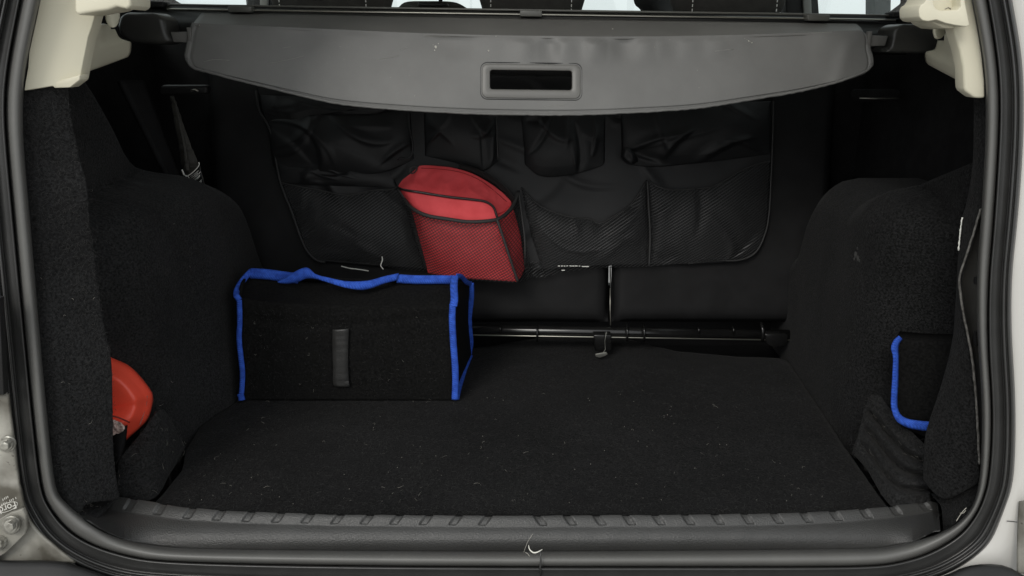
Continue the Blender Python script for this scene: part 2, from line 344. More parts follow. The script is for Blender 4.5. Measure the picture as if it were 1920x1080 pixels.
# stamped maker's mark on the bracket (upside down in the photograph)
def text(s, size, px, py, Y, rot, mat, parent, shear=0):
    cu = bpy.data.curves.new('stamp', 'FONT'); cu.body = s; cu.size = size; cu.extrude = .0002; cu.align_x = 'CENTER'; cu.align_y = 'CENTER'; cu.shear = shear
    o = bpy.data.objects.new('stamp_tmp', cu); C.objects.link(o)
    me = bpy.data.meshes.new_from_object(o.evaluated_get(bpy.context.evaluated_depsgraph_get())); bpy.data.objects.remove(o)
    q = link('stamped_lettering', me, mat, parent, False); q.location = hY(px, py, Y); q.rotation_euler = (math.radians(90), rot, 0); return q
mStamp = M('stamped_paint', (.62, .61, .56), .5)
text('Ford', .0125, 16, 951, .786, math.radians(180 - 22), mStamp, hinge, .3)
el = [hY(14 + 20 * math.cos(a) * math.cos(-.38) - 7.5 * math.sin(a) * math.sin(-.38), 951 + 20 * math.cos(a) * math.sin(-.38) + 7.5 * math.sin(a) * math.cos(-.38), .786) for a in [k * math.pi / 16 for k in range(32)]]
tube('stamped_ring', el, .00035, mStamp, hinge, 5, close=True)
bm = bmesh.new()
for k, (x, y) in enumerate([(3, 945), (6, 943), (9, 942), (12, 941), (18, 937), (21, 936), (24, 934), (29, 932), (5, 935), (8, 933), (11, 931), (14, 930)]):
    q = [hY(x + a, y + b, .786) for a, b in ((0, 0), (1, -.3), (1.8, 4 - k % 2), (.8, 4.4 - k % 2))]; bm.faces.new([bm.verts.new(v) for v in q])
me = bpy.data.meshes.new('stamped_marks'); bm.to_mesh(me); bm.free()
q = link('stamped_marks', me, mStamp, hinge, False); q.modifiers.new('t', 'SOLIDIFY').thickness = .0004
# bumper top under the opening
bt = [(-300, 1048), (0, 1050), (100, 1051), (150, 1062), (260, 1096), (400, 1110), (960, 1116), (1560, 1114), (1690, 1104), (1778, 1076), (1810, 1062), (1850, 1057), (1890, 1062), (1925, 1080), (2050, 1110)]
P = []
for q in cat([Vector((a, b, 0)) for a, b in bt], 120):
    P.append([OP(q.x, q.y, .01), OP(q.x, q.y + 1, -.02), OP(q.x, q.y + 6, -.028), OP(q.x, q.y + 14, -.03), OP(q.x, q.y + 60, -.06), OP(q.x, q.y + 200, -.07), OP(q.x, q.y + 420, -.03)])
grid('bumper', P, mBlk, car, .004)
# seam and dirty gutter at lower right
tube('panel_seam', [OP(*p, .003) for p in [(1888, 977), (1900, 978), (1907, 979)]], .0005, mHeadD, car)
P = coons([OP(1910, 940, .0), OP(1960, 930, -.01)], [OP(1908, 1075, -.01), OP(1970, 1080, -.02)], [OP(1910, 940, .0), OP(1907, 1000, -.006), OP(1906, 1075, -.01)], [OP(1960, 930, -.02), OP(1970, 1080, -.03)], 14, 30, lambda u, v, p: .008 * math.sin(u * math.pi))
grid('lamp_gutter', P, mDirt, car, .003)

# load sill trim with slanted notches
Y0 = [(160,924),(213,930),(283,940),(333,950),(433,958),(633,965),(960,967),(1280,965),(1480,962),(1580,957),(1663,950),(1720,943),(1762,938)]
Y1 = [(150,945),(180,952),(233,960),(333,974),(433,980),(633,985),(960,988),(1280,987),(1480,984),(1580,979),(1680,970),(1768,956)]
Y2 = [(145,962),(165,978),(187,993),(233,1013),(300,1026),(367,1031),(633,1034),(960,1036),(1280,1034),(1600,1031),(1655,1028),(1711,1017),(1768,990)]
def smo(x, tab):
    return (ip(x - 14, tab) + ip(x, tab) * 2 + ip(x + 14, tab)) / 4
notch = [(235 + 55.5 * k, 1) for k in range(-1, 13)] + [(1022 + 55.5 * k, -1) for k in range(14)]
P = []
NU = 1500
for i in range(NU):
    u = i / (NU - 1); row = []
    for j, v in enumerate([-.35, 0, .02, .12, .25, .4, .55, .7, .79, .85, .93, 1.0, 1.06, 1.12, 1.2, 1.4, 1.6, 1.8, 1.92, 2.0, 2.08]):
        xa, xb = 160 + u * 1602, 146 + u * 1622
        vv = max(v, 0); x = xa + (xb - xa) * min(vv / 2, 1)
        y0, y1, y2 = smo(x, Y0), smo(x, Y1), smo(x, Y2)
        if v <= 1:
            y = y0 + (y1 - y0) * vv; z = .013 - .010 * vv ** 1.25
            q = hZ(x, y, z) if v >= 0 else hZ(x, y0, .013) + Vector((0, .006, -.019))
        else:
            y = y1 + (y2 - y1) * (v - 1); q1 = hZ(x, y1, .003); q2 = OP(x, y2, .010 + .044 * sm(985, 1026, y2))
            t = v - 1; q = hY(x, y, q1.y + (q2.y - q1.y) * min(t, 1) - .006 * math.sin(min(t, 1) * math.pi))
            if v > 2: q = q2 + Vector((0, .012, -.01))
        n = 0
        if 0 <= v < 1.02 and 180 < x < 1760:
            for xc, s in notch:
                xx = x - (xc + s * (1 - v) * 15)
                if abs(xx) < 12: n = max(n, sm(8.0, 6.2, abs(xx)))
            n *= sm(.86, .82, v) * (.75 - .2 * v)
        endr = sm(.012, 0, min(u, 1 - u))
        q = q + Vector((0, .003, -.0042)) * n + Vector((0, .004, -.006)) * endr
        q = q + Vector((0, 0, .0007 * nz(x, v, 0, .03)))
        row.append(q)
    P.append(row)
grid('sill_trim', P, mSill, car)
# carpeted rear corners at the two ends of the sill
P = coons([hZ(100, 900, .03), hZ(150, 905, .02), hZ(225, 925, .012)], [OP(112, 940, .03), OP(150, 975, .03), OP(170, 985, .03)], [hZ(100, 900, .03), OP(112, 940, .03)], [hZ(225, 925, .012), OP(170, 985, .03)], 24, 16, lambda u, v, p: .003 * nz(p.x, p.y, p.z, 60))
grid('corner_carpet', P, mCarL, car, .004)
P = coons([hY(1745, 925, .93), hY(1778, 920, .91), hY(1820, 880, .89), hY(1850, 860, .87)], [hY(1768, 1000, .85), hY(1778, 1000, .84), hY(1800, 985, .835), hY(1850, 940, .84)], [hY(1745, 925, .93), hY(1764, 950, .89), hY(1768, 1000, .85)], [hY(1850, 860, .87), hY(1850, 940, .84)], 24, 20, lambda u, v, p: .004 * nz(p.x, p.y, p.z, 45) + .008 * math.sin(v * math.pi))
grid('corner_carpet', P, mCarR, car, .004)

# side linings with the wheel arches
Tz = [(.86, .70), (1.0, .66), (1.10, .61), (1.16, .565), (1.19, .526), (1.225, .47), (1.255, .425), (1.30, .410), (1.34, .395), (1.39, .378), (1.42, .355), (1.45, .30), (1.48, .24), (1.56, .18)]
def side(s, inn, low, mat, cap=9):
    P = []; ny, nzz = 130, 70
    for i in range(ny):
        Y = .915 + (1.60 - .915) * i / (ny - 1); T = min((ip(Y - .015, Tz) + ip(Y, Tz) + ip(Y + .015, Tz)) / 3, max(cap - (Y - .95) * .42, .385) if cap < 1 else 9); AT = min(T, .405 - .03 * sm(1.15, 1.0, Y)); row = []
        for j in range(nzz):
            Z = -.03 + (T + .03) * min(j / (nzz - 4), 1)
            X = sum(ip(Y + k * .012, inn) for k in (-2, -1, 0, 1, 2)) / 5
            r = .060; sft = max((Z - (AT - r)) / r, 0)
            wd = max(.63 - X, .0)
            X = X + (1 - math.sqrt(max(1 - min(sft, 1) ** 2, 0))) * wd
            X += .010 * sm(.25, .0, Z) * 0 + .004 * nz(Y, Z, s, 9)
            if low: X -= low * sm(.11, .02, Z) * sm(1.03, .98, Y) * 0
            if j > nzz - 4: X = max(X, .63) + (j - (nzz - 4)) * .05; 
            row.append(Vector((s * X, Y, Z)))
        P.append(row)
    o = grid('wheel_arch_lining', P, mat, car); return o
innL = [(.90, .63), (1.0, .625), (1.035, .605), (1.06, .568), (1.085, .548), (1.12, .540), (1.17, .535), (1.22, .512), (1.26, .506), (1.60, .512)]
innR = [(.90, .66), (1.0, .66), (1.05, .625), (1.08, .575), (1.12, .550), (1.17, .548), (1.30, .560), (1.60, .585)]
archL = side(-1, innL, 0, mCarL); archR = side(1, innR, 0, mCarR, .50)
for s in (-1, 1):
    box('side_wall', min(s * .735, s * .75), max(s * .735, s * .75), .93, 1.9, .0, .655, mDeep, car)
    # upright of the belt housing at the rear of the recess
P = coons([hY(228, 150, 1.30), hY(270, 150, 1.36)], [hY(325, 345, 1.34), hY(345, 350, 1.38)], [hY(228, 150, 1.30), hY(325, 345, 1.34)], [hY(270, 150, 1.36), hY(345, 350, 1.38)], 8, 20)
grid('belt_housing', P, mDeep, car, .01)
# pocket lips
P = coons([hY(222, 864, .965), hY(232, 850, .97), hY(262, 815, 1.0), hY(290, 778, 1.03), hY(306, 768, 1.055), hY(322, 790, 1.07)], [hZ(215, 938, -.002), hZ(286, 936, -.002), hZ(318, 890, -.002), hZ(348, 838, -.002)],
          [hY(222, 864, .965), hZ(215, 938, -.002)], [hY(322, 790, 1.07), hZ(348, 838, -.002)], 50, 36, lambda u, v, p: .004 * nz(p.x, p.y, p.z, 30) + .006 * math.sin(v * math.pi) + .002 * nz(p.x, p.y, p.z, 120))
grid('pocket_lip', P, mCarL, car, .006)
P = coons([hY(1632, 732, 1.10), hY(1645, 735, 1.09), hY(1680, 780, 1.05), hY(1720, 820, 1.0), hY(1740, 842, .965)], [hZ(1598, 850, -.002), hZ(1625, 880, -.002), hZ(1672, 948, -.002), hZ(1745, 948, -.002)],
          [hY(1632, 732, 1.10), hZ(1598, 850, -.002)], [hY(1740, 842, .965), hZ(1745, 948, -.002)], 60, 96, lambda u, v, p: .003 * nz(p.x, p.y, p.z, 50) - .035 * math.exp(-((v - .34 + .08 * u) / .045) ** 2) * sm(0, .12, u) - .03 * math.exp(-((v - .58 + .1 * u) / .045) ** 2) * sm(.0, .15, u) - .022 * math.exp(-((v - .80 + .08 * u) / .04) ** 2) * sm(0, .2, u) + .006 * math.sin(v * math.pi) + .002 * nz(p.x, p.y, p.z, 150))
grid('pocket_lip', P, mCarL, car, .006)
# pillar covers (carpeted flaps facing the camera)
def FL(x, y, o): return OP(x, y, o)
P = coons([FL(40, 150, .03), FL(135, 150, .05)], [FL(119, 942, .03), FL(146, 962, .03), FL(166, 944, .05), FL(224, 936, .09)],
          [FL(36, 150, .03), FL(36, 300, .03), FL(62, 600, .03), FL(78, 750, .03), FL(93, 890, .03), FL(119, 942, .03)],
          [FL(127, 150, .05), FL(133, 220, .055), FL(150, 300, .06), FL(163, 350, .06), FL(168, 420, .065), FL(180, 500, .07), FL(193, 600, .075), FL(208, 672, .08), FL(211, 750, .085), FL(213, 850, .09), FL(224, 936, .09)],
          40, 160, lambda u, v, p: .006 * math.sin(u * math.pi) + .0012 * nz(p.x, p.z, 0, 90) * u)
grid('pillar_cover', P, mCarL, car, .004)
P = coons([FL(1826, 160, .06), FL(1870, 160, .02)], [FL(1730, 900, .10), FL(1770, 935, .07), FL(1836, 905, .035)],
          [FL(1826, 160, .06), FL(1824, 300, .065), FL(1812, 380, .07), FL(1803, 412, .07), FL(1797, 472, .08), FL(1792, 560, .085), FL(1785, 640, .09), FL(1765, 720, .095), FL(1742, 790, .10), FL(1733, 830, .10), FL(1730, 900, .10)],
          [FL(1870, 160, .03), FL(1860, 300, .03), FL(1839, 395, .03), FL(1831, 420, .033), FL(1812, 480, .042), FL(1799, 522, .048), FL(1802, 560, .05), FL(1808, 600, .05), FL(1820, 660, .045), FL(1829, 740, .04), FL(1834, 830, .038), FL(1836, 905, .035)],
          26, 160, lambda u, v, p: .004 * math.sin(u * math.pi) + .0012 * nz(p.x, p.z, 0, 90))
flapR = grid('pillar_cover', P, mCarR, car, .003)
E = [FL(1838, 392, .026), FL(1831, 418, .030), FL(1812, 478, .038), FL(1799, 520, .044), FL(1801, 556, .046), FL(1808, 598, .046), FL(1820, 658, .041), FL(1829, 738, .036), FL(1834, 828, .034), FL(1836, 870, .032)]
mEdge = M('torn_felt_edge', (.16, .155, .145), .9, .2, col2=(.07, .068, .062), vscale=160, bump=.6, bscale=300)
e = cat(E, 90)
ribbon('cut_edge', [p + Vector((-.0014 + .0006 * nz(i, 0, 0, .4), 0, 0)) for i, p in enumerate(e)], [p + Vector((.0017 + .0008 * nz(i, 5, 0, .3), .004, 0)) for i, p in enumerate(e)], mEdge, flapR, .002, 140)
wt = cat([FL(1804, 408, .062), FL(1801, 430, .064), FL(1799, 450, .066), FL(1797, 470, .068)], 30)
tube('white_frayed_edge', [p + Vector((.0008 * nz(i, 0, 0, .6), 0, 0)) for i, p in enumerate(wt)], [.0006 + .0009 * abs(nz(i, 3, 0, .5)) for i in range(30)], mWhite, flapR, 6)
# dark metal behind the flap, with two holes
P = coons([FL(1800, 380, .07), FL(1845, 380, .045)], [FL(1810, 890, .07), FL(1848, 890, .04)], [FL(1832, 380, .05), FL(1806, 490, .06), FL(1798, 530, .065), FL(1800, 560, .065), FL(1818, 680, .06), FL(1830, 890, .05)], [FL(1848, 380, .035), FL(1842, 600, .035), FL(1848, 890, .035)], 8, 20)
mPil = M('pillar_metal', (.035, .034, .031), .5, .4, var=.2)
pm = grid('pillar_metal', P, mPil, car, .002)
for x, y, rx, ry in ((1831, 527, 3, 7), (1831, 636, 4.5, 14)):
    slab('drain_hole', [FL(x + rx * math.cos(a), y + ry * math.sin(a), .040) for a in [k * math.pi / 8 for k in range(16)]], .003, mDeep, pm, 0)
# scuff residue on the right arch
for k, (x, y, r) in enumerate([(1605, 478, 4.5), (1609, 485, 4), (1602, 486, 2.2), (1608, 466, 1.8), (1612, 489, 2)]):
    pts = [hY(x + r * math.cos(a) * (.6 + .5 * abs(nz(a, k, 0, 2))), y + r * 1.4 * math.sin(a), 1.085) for a in [q * math.pi / 5 for q in range(10)]]
    slab('glue_residue', pts, .002, mVel, archR, .0003)

# beige pillar trims
def poly3(pts, fn): return [fn(*p) for p in pts]
tl = slab('pillar_trim', [OP(x, y, .018 + (x - 45) * .0002) for x, y in [(45,170),(47,155),(52,128),(54,98),(61,66),(70,25),(79,-20),(120,-200),(215,-520),(380,-520),(270,-220),(205,-60),(188,-10),(178,28),(172,50),(165,70),(158,105),(153,130),(150,147),(147,152),(131,163),(101,164),(99,161)]], .02, mBeige, car, .0025, 3)
hl = slab('coat_hook', [OP(x, y, .004) for x, y in [(139,-30),(139,20),(141,26),(148,28),(175,23),(202,19),(218,13),(236,17),(242,15),(245,10),(245,-40)]], .05, mBeige, tl, .0035, 3)
slab('trim_foot', [OP(*p, .03) for p in [(99,155),(150,140),(149,150),(131,164),(101,165)]], .02, mBeige, tl, .001)
P = coons([hY(150, 60, .93), hY(172, 51, 1.0), hY(200, 46, 1.08), hY(214, 50, 1.16)], [hY(147, 142, .94), hY(152, 139, .96), hY(200, 122, 1.1), hY(240, 107, 1.20)],
          [hY(150, 60, .93), hY(147, 142, .94)], [hY(214, 50, 1.16), hY(224, 70, 1.19), hY(240, 77, 1.21), hY(246, 80, 1.22), hY(245, 98, 1.21), hY(240, 107, 1.20)], 24, 24)
grid('side_trim', P, mBeige, tl, .004)
P = coons([hY(196, 30, 1.05), hY(210, 22, 1.06), hY(224, 20, 1.07)], [hY(205, 50, 1.05), hY(216, 51, 1.06), hY(223, 42, 1.07)], [hY(197, 30, 1.05), hY(199, 40, 1.05), hY(205, 50, 1.05)], [hY(224, 20, 1.07), hY(225, 32, 1.07), hY(223, 42, 1.07)], 14, 14, lambda u, v, p: .006 * math.sin(math.pi * u))
grid('trim_clip', P, mBeige, tl, .004)
slab('cover_slot', [hY(*p, 1.12) for p in [(160, 25), (212, 25), (212, 54), (160, 56)]], .01, mDeep, tl, 0)
tr = slab('pillar_trim', [OP(x, y, .018 + (1850 - x) * .0002) for x, y in [(1848,184),(1828,184),(1811,171),(1808,165),(1806,125),(1800,95),(1792,70),(1786,48),(1780,10),(1765,-60),(1700,-220),(1590,-520),(1695,-520),(1785,-200),(1819,-30),(1824,0),(1834,50),(1842,100),(1847,150)]], .02, mBeige, car, .0025, 3)
hr = slab('coat_hook', [OP(x, y, .004) for x, y in [(1745,-30),(1738,-2),(1733,6),(1726,10),(1723,18),(1724,32),(1730,38),(1740,40),(1756,37),(1772,43),(1790,47),(1812,50),(1818,47),(1815,30),(1809,0),(1806,-30),(1799,-30),(1801,0),(1802,12),(1797,19),(1762,20),(1754,16),(1750,6),(1749,-30)]], .045, mBeige, tr, .0035, 3)
slab('hook_pocket', [OP(x, y, .022) for x, y in [(1740,-30),(1742,26),(1808,26),(1806,-30)]], .006, mBeige, tr, .002, 3)
tube('pocket_scratch', [OP(1772, 17, .0215), OP(1778, 14, .0215), OP(1783, 17, .0215)], .0005, mDirt, tr, 5)
slab('hook_bracket', [OP(x, y, .02) for x, y in [(1745,36),(1770,40),(1790,45),(1790,54),(1768,52),(1752,44)]], .05, mBeige, tr, .003)
P = coons([hY(1762, 52, 1.2), hY(1775, 66, 1.12), hY(1790, 70, 1.0), hY(1800, 72, .95)], [hY(1741, 122, 1.24), hY(1760, 132, 1.15), hY(1808, 157, .97), hY(1815, 160, .95)],
          [hY(1762, 52, 1.2), hY(1758, 74, 1.22), hY(1752, 92, 1.23), hY(1735, 98, 1.25), hY(1735, 114, 1.25), hY(1741, 122, 1.24)], [hY(1800, 72, .95), hY(1815, 160, .95)], 24, 24)
grid('side_trim', P, mBeige, tr, .004)
P = coons([hY(1753, 46, 1.05), hY(1764, 50, 1.06), hY(1773, 52, 1.07)], [hY(1757, 70, 1.05), hY(1764, 72, 1.06), hY(1772, 64, 1.07)], [hY(1753, 46, 1.05), hY(1753, 60, 1.05), hY(1757, 70, 1.05)], [hY(1773, 52, 1.07), hY(1772, 64, 1.07)], 12, 12, lambda u, v, p: .006 * math.sin(math.pi * u))
grid('trim_clip', P, mBeige, tr, .004)
slab('cover_slot', [hY(*p, 1.15) for p in [(1765, 48), (1815, 48), (1815, 76), (1765, 76)]], .01, mDeep, tr, 0)

slab('quarter_panel', [hY(*p, 1.40) for p in [(196, 8), (246, 8), (246, 70), (196, 70)]], .02, mDeep, car, .002)
# floor pan, hinge rail of the seats
box('floor_pan', -.72, .72, .88, 2.0, -.06, -.045, mPan, car)
for s in (-1, 1): box('seat_gap_blocker', min(s * .58, s * .78), max(s * .58, s * .78), 1.63, 1.66, 0, .64, mDeep, car)  # added panels that stop light leaking past the seat sides
box('floor_riser', -.72, .72, 1.62, 1.64, -.045, .10, mPan, car)
ra, rb = hY(870, 618, 1.47), hY(1482, 628, 1.47)
rail = tube('hinge_rail', [ra + Vector((-.35, 0, .006)), ra.lerp(rb, .5), rb], .011, mGl, car, 14)
rl2 = tube('rail_glint', [ra + Vector((-.35, -.012, -.001)), ra.lerp(rb, .5) + Vector((0, -.012, -.007)), rb + Vector((0, -.012, -.007))], .0013, mAlu, rail, 8)  # bright tube put in as the white highlight along the hinge rail
for x, y0, y1, wd in ((1007, 612, 640, 3), (1176, 612, 640, 4), (1208, 612, 640, 4), (1430, 608, 640, 6), (938, 612, 622, 3), (1310, 614, 626, 3), (1375, 614, 626, 3)):
    a = hY(x, y0, 1.455); b = hY(x, y1, 1.455)
    tube('rail_bracket', [a + Vector((0, .01, 0)), a.lerp(b, .3) + Vector((0, -.004, 0)), b.lerp(a, .3) + Vector((0, -.002, 0)), b], wd * .0006, mGl, rail, 8, flat=.6)
slab('hinge_foot', [hY(*p, 1.44) for p in [(1113, 628), (1147, 628), (1146, 659), (1116, 659)]], .04, mGl, rail, .002)
tube('hinge_foot_edge', [hY(1137, 622, 1.435), hY(1134, 640, 1.435), hY(1135, 655, 1.433), hY(1128, 666, 1.43), hY(1120, 669, 1.43)], [.0007, .0007, .0007, .0010, .0006], M('dull_steel', (.22, .22, .20), .4, metal=.7), rail, 6)
slab('hinge_foot_plate', [hY(*p, 1.428) for p in [(1116, 664), (1126, 662), (1137, 660), (1140, 664), (1134, 668), (1124, 671), (1117, 669)]], .002, bpy.data.materials['dull_steel'], rail, .002, 3)
slab('rail_end_bracket', [hY(*p, 1.45) for p in [(1434, 626), (1478, 628), (1477, 648), (1452, 654), (1438, 646)]], .03, mGl, rail, .003)

# ------------------------------------------------------------------ floor mat
NX, NY = 120, 90; P = []
frontL = [(300,925),(350,830),(380,790),(440,755),(452,745)]
back = [(-.60,1.40),(-.50,1.46),(-.10,1.50),(-.055,1.515),(.05,1.56),(.14,1.565),(.22,1.56),(.33,1.48),(.45,1.45),(.60,1.44)]
def lx(Y): return ip(Y, [(.86, -.520), (.95, -.507), (1.02, -.505), (1.08, -.524), (1.16, -.531), (1.20, -.520), (1.25, -.502), (1.5, -.50)])
def rx(Y): return ip(Y, [(.86, .525), (1.1, .540), (1.4, .566), (1.6, .57)])
for i in range(NX):
    u = i / (NX - 1); row = []
    for j in range(NY):
        v = j / (NY - 1); X0 = -.52 + 1.07 * u; Yb = ip(X0, back); Y = .895 + (Yb - .895) * v
        X = lx(Y) + (rx(Y) - lx(Y)) * u
        edge = min(u, 1 - u) * 60; z = -.001 - .004 * sm(1.2, 0, edge) + .0015 * nz(X, Y, 0, 6) + .0007 * nz(X, Y, 0, 40)
        row.append(Vector((X + .0015 * nz(Y, 0, 0, 60) * sm(.1, 0, min(u, 1 - u)), Y, z)))
    P.append(row)
mat_ = tag(grid('floor_mat', P, mCar, None, .008, off=1), 'black felt boot floor mat littered with pale hairs', 'mat')

# ------------------------------------------------------------------ rear seats
def seat(name, label, x0, x1, heads):
    t = thing(name, label, 'seat', 'rear seats with their backs to the boot')
    P = []; n = 60; m = 50
    for i in range(n):
        u = i / (n - 1); row = []
        for j in range(m):
            v = j / (m - 1); Z = .055 + .60 * v; X = x0 + (x1 - x0) * u
            e = min(u * (x1 - x0), (1 - u) * (x1 - x0), v * .6, (1 - v) * .6)
            Y = SA + SB * Z + .018 * sm(.022, 0, e) ** 1.5 + .002 * nz(X, Z, 0, 8)
            row.append(Vector((X, Y, Z)))
        P.append(row)
    grid('backrest', P, mSeatB, t, .10, off=1)
    for o in t.children: 
        md = o.modifiers[0]; md.offset = 1
    for hx0, hx1, hb, st in heads:
        a = hY(hx0, 20, 1.68); b = hY(hx1, 20, 1.68); cx = (a.x + b.x) / 2; hw = (b.x - a.x) / 2; P = []
        for i in range(28):
            u = i / 27; row = []
            for j in range(33):
                an = 2 * math.pi * j / 32; k = math.sin(math.pi * min(max(u, .001), .999)) ** .18
                row.append(Vector((cx + hw * (2 * u - 1), 1.70 + .045 * math.cos(an) * k, .735 + .085 * (abs(math.sin(an)) ** .6) * (1 if math.sin(an) > 0 else -1) * k)))
            P.append(row)
        h = grid('headrest', P, mHead, t)
        for sx in st:
            A = hY(sx, 0, 1.65)
            bm = bmesh.new()
            for k in range(16):
                z = .66 + k * .009
                q = [Vector((A.x + dx, 1.6535 , z + dz)) for dx, dz in ((-.0009, 0), (.0009, 0), (.0009, .0055), (-.0009, .0055))]
                bm.faces.new([bm.verts.new(p) for p in q])
            me = bpy.data.meshes.new('stitching'); bm.to_mesh(me); bm.free(); s_ = link('stitching', me, mWhite, h, False); s_['kind'] = 'stuff'; s_.modifiers.new('t', 'SOLIDIFY').thickness = .001
        for dx in (-.06, .06): tube('headrest_post', [Vector((cx + dx, 1.70, .60)), Vector((cx + dx, 1.70, .68))], .006, mAlu, t, 10)
    return t
xs = hP(1145, 560, SA, SB).x
sL = seat('rear_seat', 'wide left rear seat back behind the hanging organiser', -.62, xs - .003, [(505, 736, 15, (522, 685)), (898, 1098, 18, (920, 1072))])
sR = seat('rear_seat', 'narrow right rear seat back beside the dark right wheel arch', xs + .003, .66, [(1258, 1476, 22, (1300, 1459))])
tube('release_strap', [ST(1144, 500, .004), ST(1145, 540, .006), ST(1144, 580, .007), ST(1145, 612, .010)], [.0012, .0016, .0020, .0022], mGl, sL, 8)
tube('metal_edge', [ST(1144, 540, .010), ST(1144, 580, .011), ST(1145, 610, .013)], .0009, mAlu, sL, 6)
lt = slab('seat_latch', [hY(*p, 1.40) for p in rrect(300, 160, 388, 177, 6)], .02, mBlk, sL, .003)
lr = slab('seat_latch', [hY(*p, 1.45) for p in rrect(1602, 168, 1690, 190, 8)], .02, mDeep, sR, .004)
tube('latch_lower_glint', [hY(1612, 184, 1.445), hY(1640, 185, 1.445), hY(1690, 184, 1.445)], .0012, mAlu, lr, 6)  # bright metal line standing in for the glint low on the latch
tube('latch_glint', [hY(358, 170, 1.398), hY(366, 168, 1.396), hY(372, 171, 1.398)], .0018, mAlu, lt, 6)  # small bright tube modelled as a glint on the black latch

# front seat, right-hand items seen through the gap
fs = thing('front_seat', 'dark front seat top seen between the two left rear headrests', 'seat')
P = coons([hY(745, 17, 2.5), hY(760, 4, 2.5), hY(800, 2, 2.5), hY(852, 4, 2.5), hY(878, 17, 2.5)], [hY(735, 90, 2.5), hY(885, 90, 2.5)], [hY(745, 17, 2.5), hY(735, 90, 2.5)], [hY(878, 17, 2.5), hY(885, 90, 2.5)], 24, 16, lambda u, v, p: .05 * math.sin(u * math.pi))
grid('backrest', P, mHead, fs, .10)
slab('headrest_socket', [hY(*p, 2.43) for p in [(782, 12), (784, 3), (838, 4), (842, 13)]], .04, mBlk, fs, .005)
tube('headrest_post', [hY(826, 6, 2.46), hY(826, -60, 2.46)], .006, mBlk, fs, 8)
fs2 = thing('front_seat', 'black front seat corner left of the right rear headrest', 'seat')
P = coons([hY(1188, -40, 2.3), hY(1262, -40, 2.3)], [hY(1215, 60, 2.3), hY(1265, 60, 2.3)], [hY(1185, -40, 2.3), hY(1189, 5, 2.3), hY(1202, 21, 2.3), hY(1215, 60, 2.3)], [hY(1266, -40, 2.3), hY(1266, 60, 2.3)], 10, 20, lambda u, v, p: .03 * math.sin(u * math.pi))
grid('backrest', P, mHeadD, fs2, .08)
slab('window_pillar', [hY(*p, 2.2) for p in [(1474, -60), (1530, -60), (1538, 45), (1474, 45)]], .05, mHeadD, car, .004)
slab('pillar_strip', [hY(*p, 2.19) for p in [(1503, -60), (1519, -60), (1523, 40), (1508, 40)]], .01, M('grey_pillar', (.16, .16, .15), .4), car, .002)
slab('window_pillar', [hY(*p, 2.2) for p in [(472, -60), (506, -60), (506, 30), (474, 30)]], .05, mHeadD, car, .004)
slab('pillar_strip', [hY(*p, 2.19) for p in [(487, -60), (502, -60), (502, 30), (487, 30)]], .01, M('grey_pillar', (.16, .16, .15), .4), car, .002)
slab('belt_pillar', [hY(*p, 1.9) for p in [(1640, -80), (1673, -80), (1671, 40), (1639, 40)]], .05, mHeadD, car, .004)
slab('quarter_panel', [hY(*p, 1.44) for p in [(1670, 26), (1697, 6), (1698, -80), (1732, -80), (1732, 30), (1680, 34)]], .02, mHl, car, .003)
slab('quarter_panel', [hY(*p, 1.46) for p in [(240, -60), (300, -60), (320, -1), (336, 8), (330, 16), (240, 14)]], .02, mHl, car, .003)

# ------------------------------------------------------------------ luggage cover
lc = thing('luggage_cover', 'grey roller luggage cover with a slotted pull handle, pulled in under the windows', 'luggage cover')
a, b = hY(285, 40, 1.40), hY(1700, 70, 1.40)
tube('cassette', [a, a.lerp(b, .5), b], .030, mCas, lc, 36)
def yt(x): return 7 + (x - 330) * .01496
def railseg(name, x0, x1, dy0, dy1, Y, mat, bev=.0005, dep=.01):
    o = slab(name, [hY(x0, yt(x0) + dy1, Y), hY(x1, yt(x1) + dy1, Y), hY(x1, yt(x1) + dy0, Y), hY(x0, yt(x0) + dy0, Y)], dep, mat, lc, bev); return o
railseg('rail_back', 245, 1725, 1, 28, 1.405, mBlk, 0)
railseg('rail_rim', 300, 1685, 0, 4, 1.385, mRail, .0012)
rl = railseg('rail_highlight_bar', 312, 1680, 8.5, 12.0, 1.375, mAlu, .0012, .006)  # bright metal bar gives the cassette its highlight line
railseg('rail_shade', 312, 1680, 13, 17, 1.378, mBlk, .001)
for x0, x1 in ((427, 471), (975, 1016), (1514, 1556)):
    k = slab('rail_clip', [hY(x0, yt(x0) + 14, 1.362), hY(x1, yt(x1) + 14, 1.362), hY(x1, yt(x1) + 2.5, 1.362), hY(x0, yt(x0) + 2.5, 1.362)], .02, mRail, rl, .0012)
slab('rail_end_block', [hY(*p, 1.37) for p in [(230, 13), (306, 14), (306, 3), (230, -1)]], .03, mBlk, lc, .002)
slab('rail_end_block', [hY(*p, 1.37) for p in [(1674, 33), (1740, 34), (1740, 22), (1674, 22)]], .03, mBlk, lc, .002)
def cap(pts3, nm='end_cap'):
    P = []
    for (c, r) in pts3:
        P.append([c + Vector((0, -math.cos(a) * r, math.sin(a) * r)) for a in [k * 2 * math.pi / 32 for k in range(33)]])
    return grid(nm, P, mCas, lc)
def capend(xa, xb, yc, Y, r):
    A = hY(xa, yc, Y); B = hY(xb, yc, Y); d = (B - A)
    cap([(A, .0005), (A + d * .01, r * .8), (A + d * .06, r * .96), (A + d * .12, r), (A + d * .9, r), (A + d * .96, r * .97), (A + d * .99, r * .88), (B, r * .80), (B, .0005)])
slab('end_cap', [hY(*p, 1.255) for p in [(222,62),(219,48),(223,32),(231,23),(285,24),(299,29),(306,38),(309,52),(312,64),(322,79),(300,84),(246,80),(232,74)]], .06, mCas, lc, .008, 4)
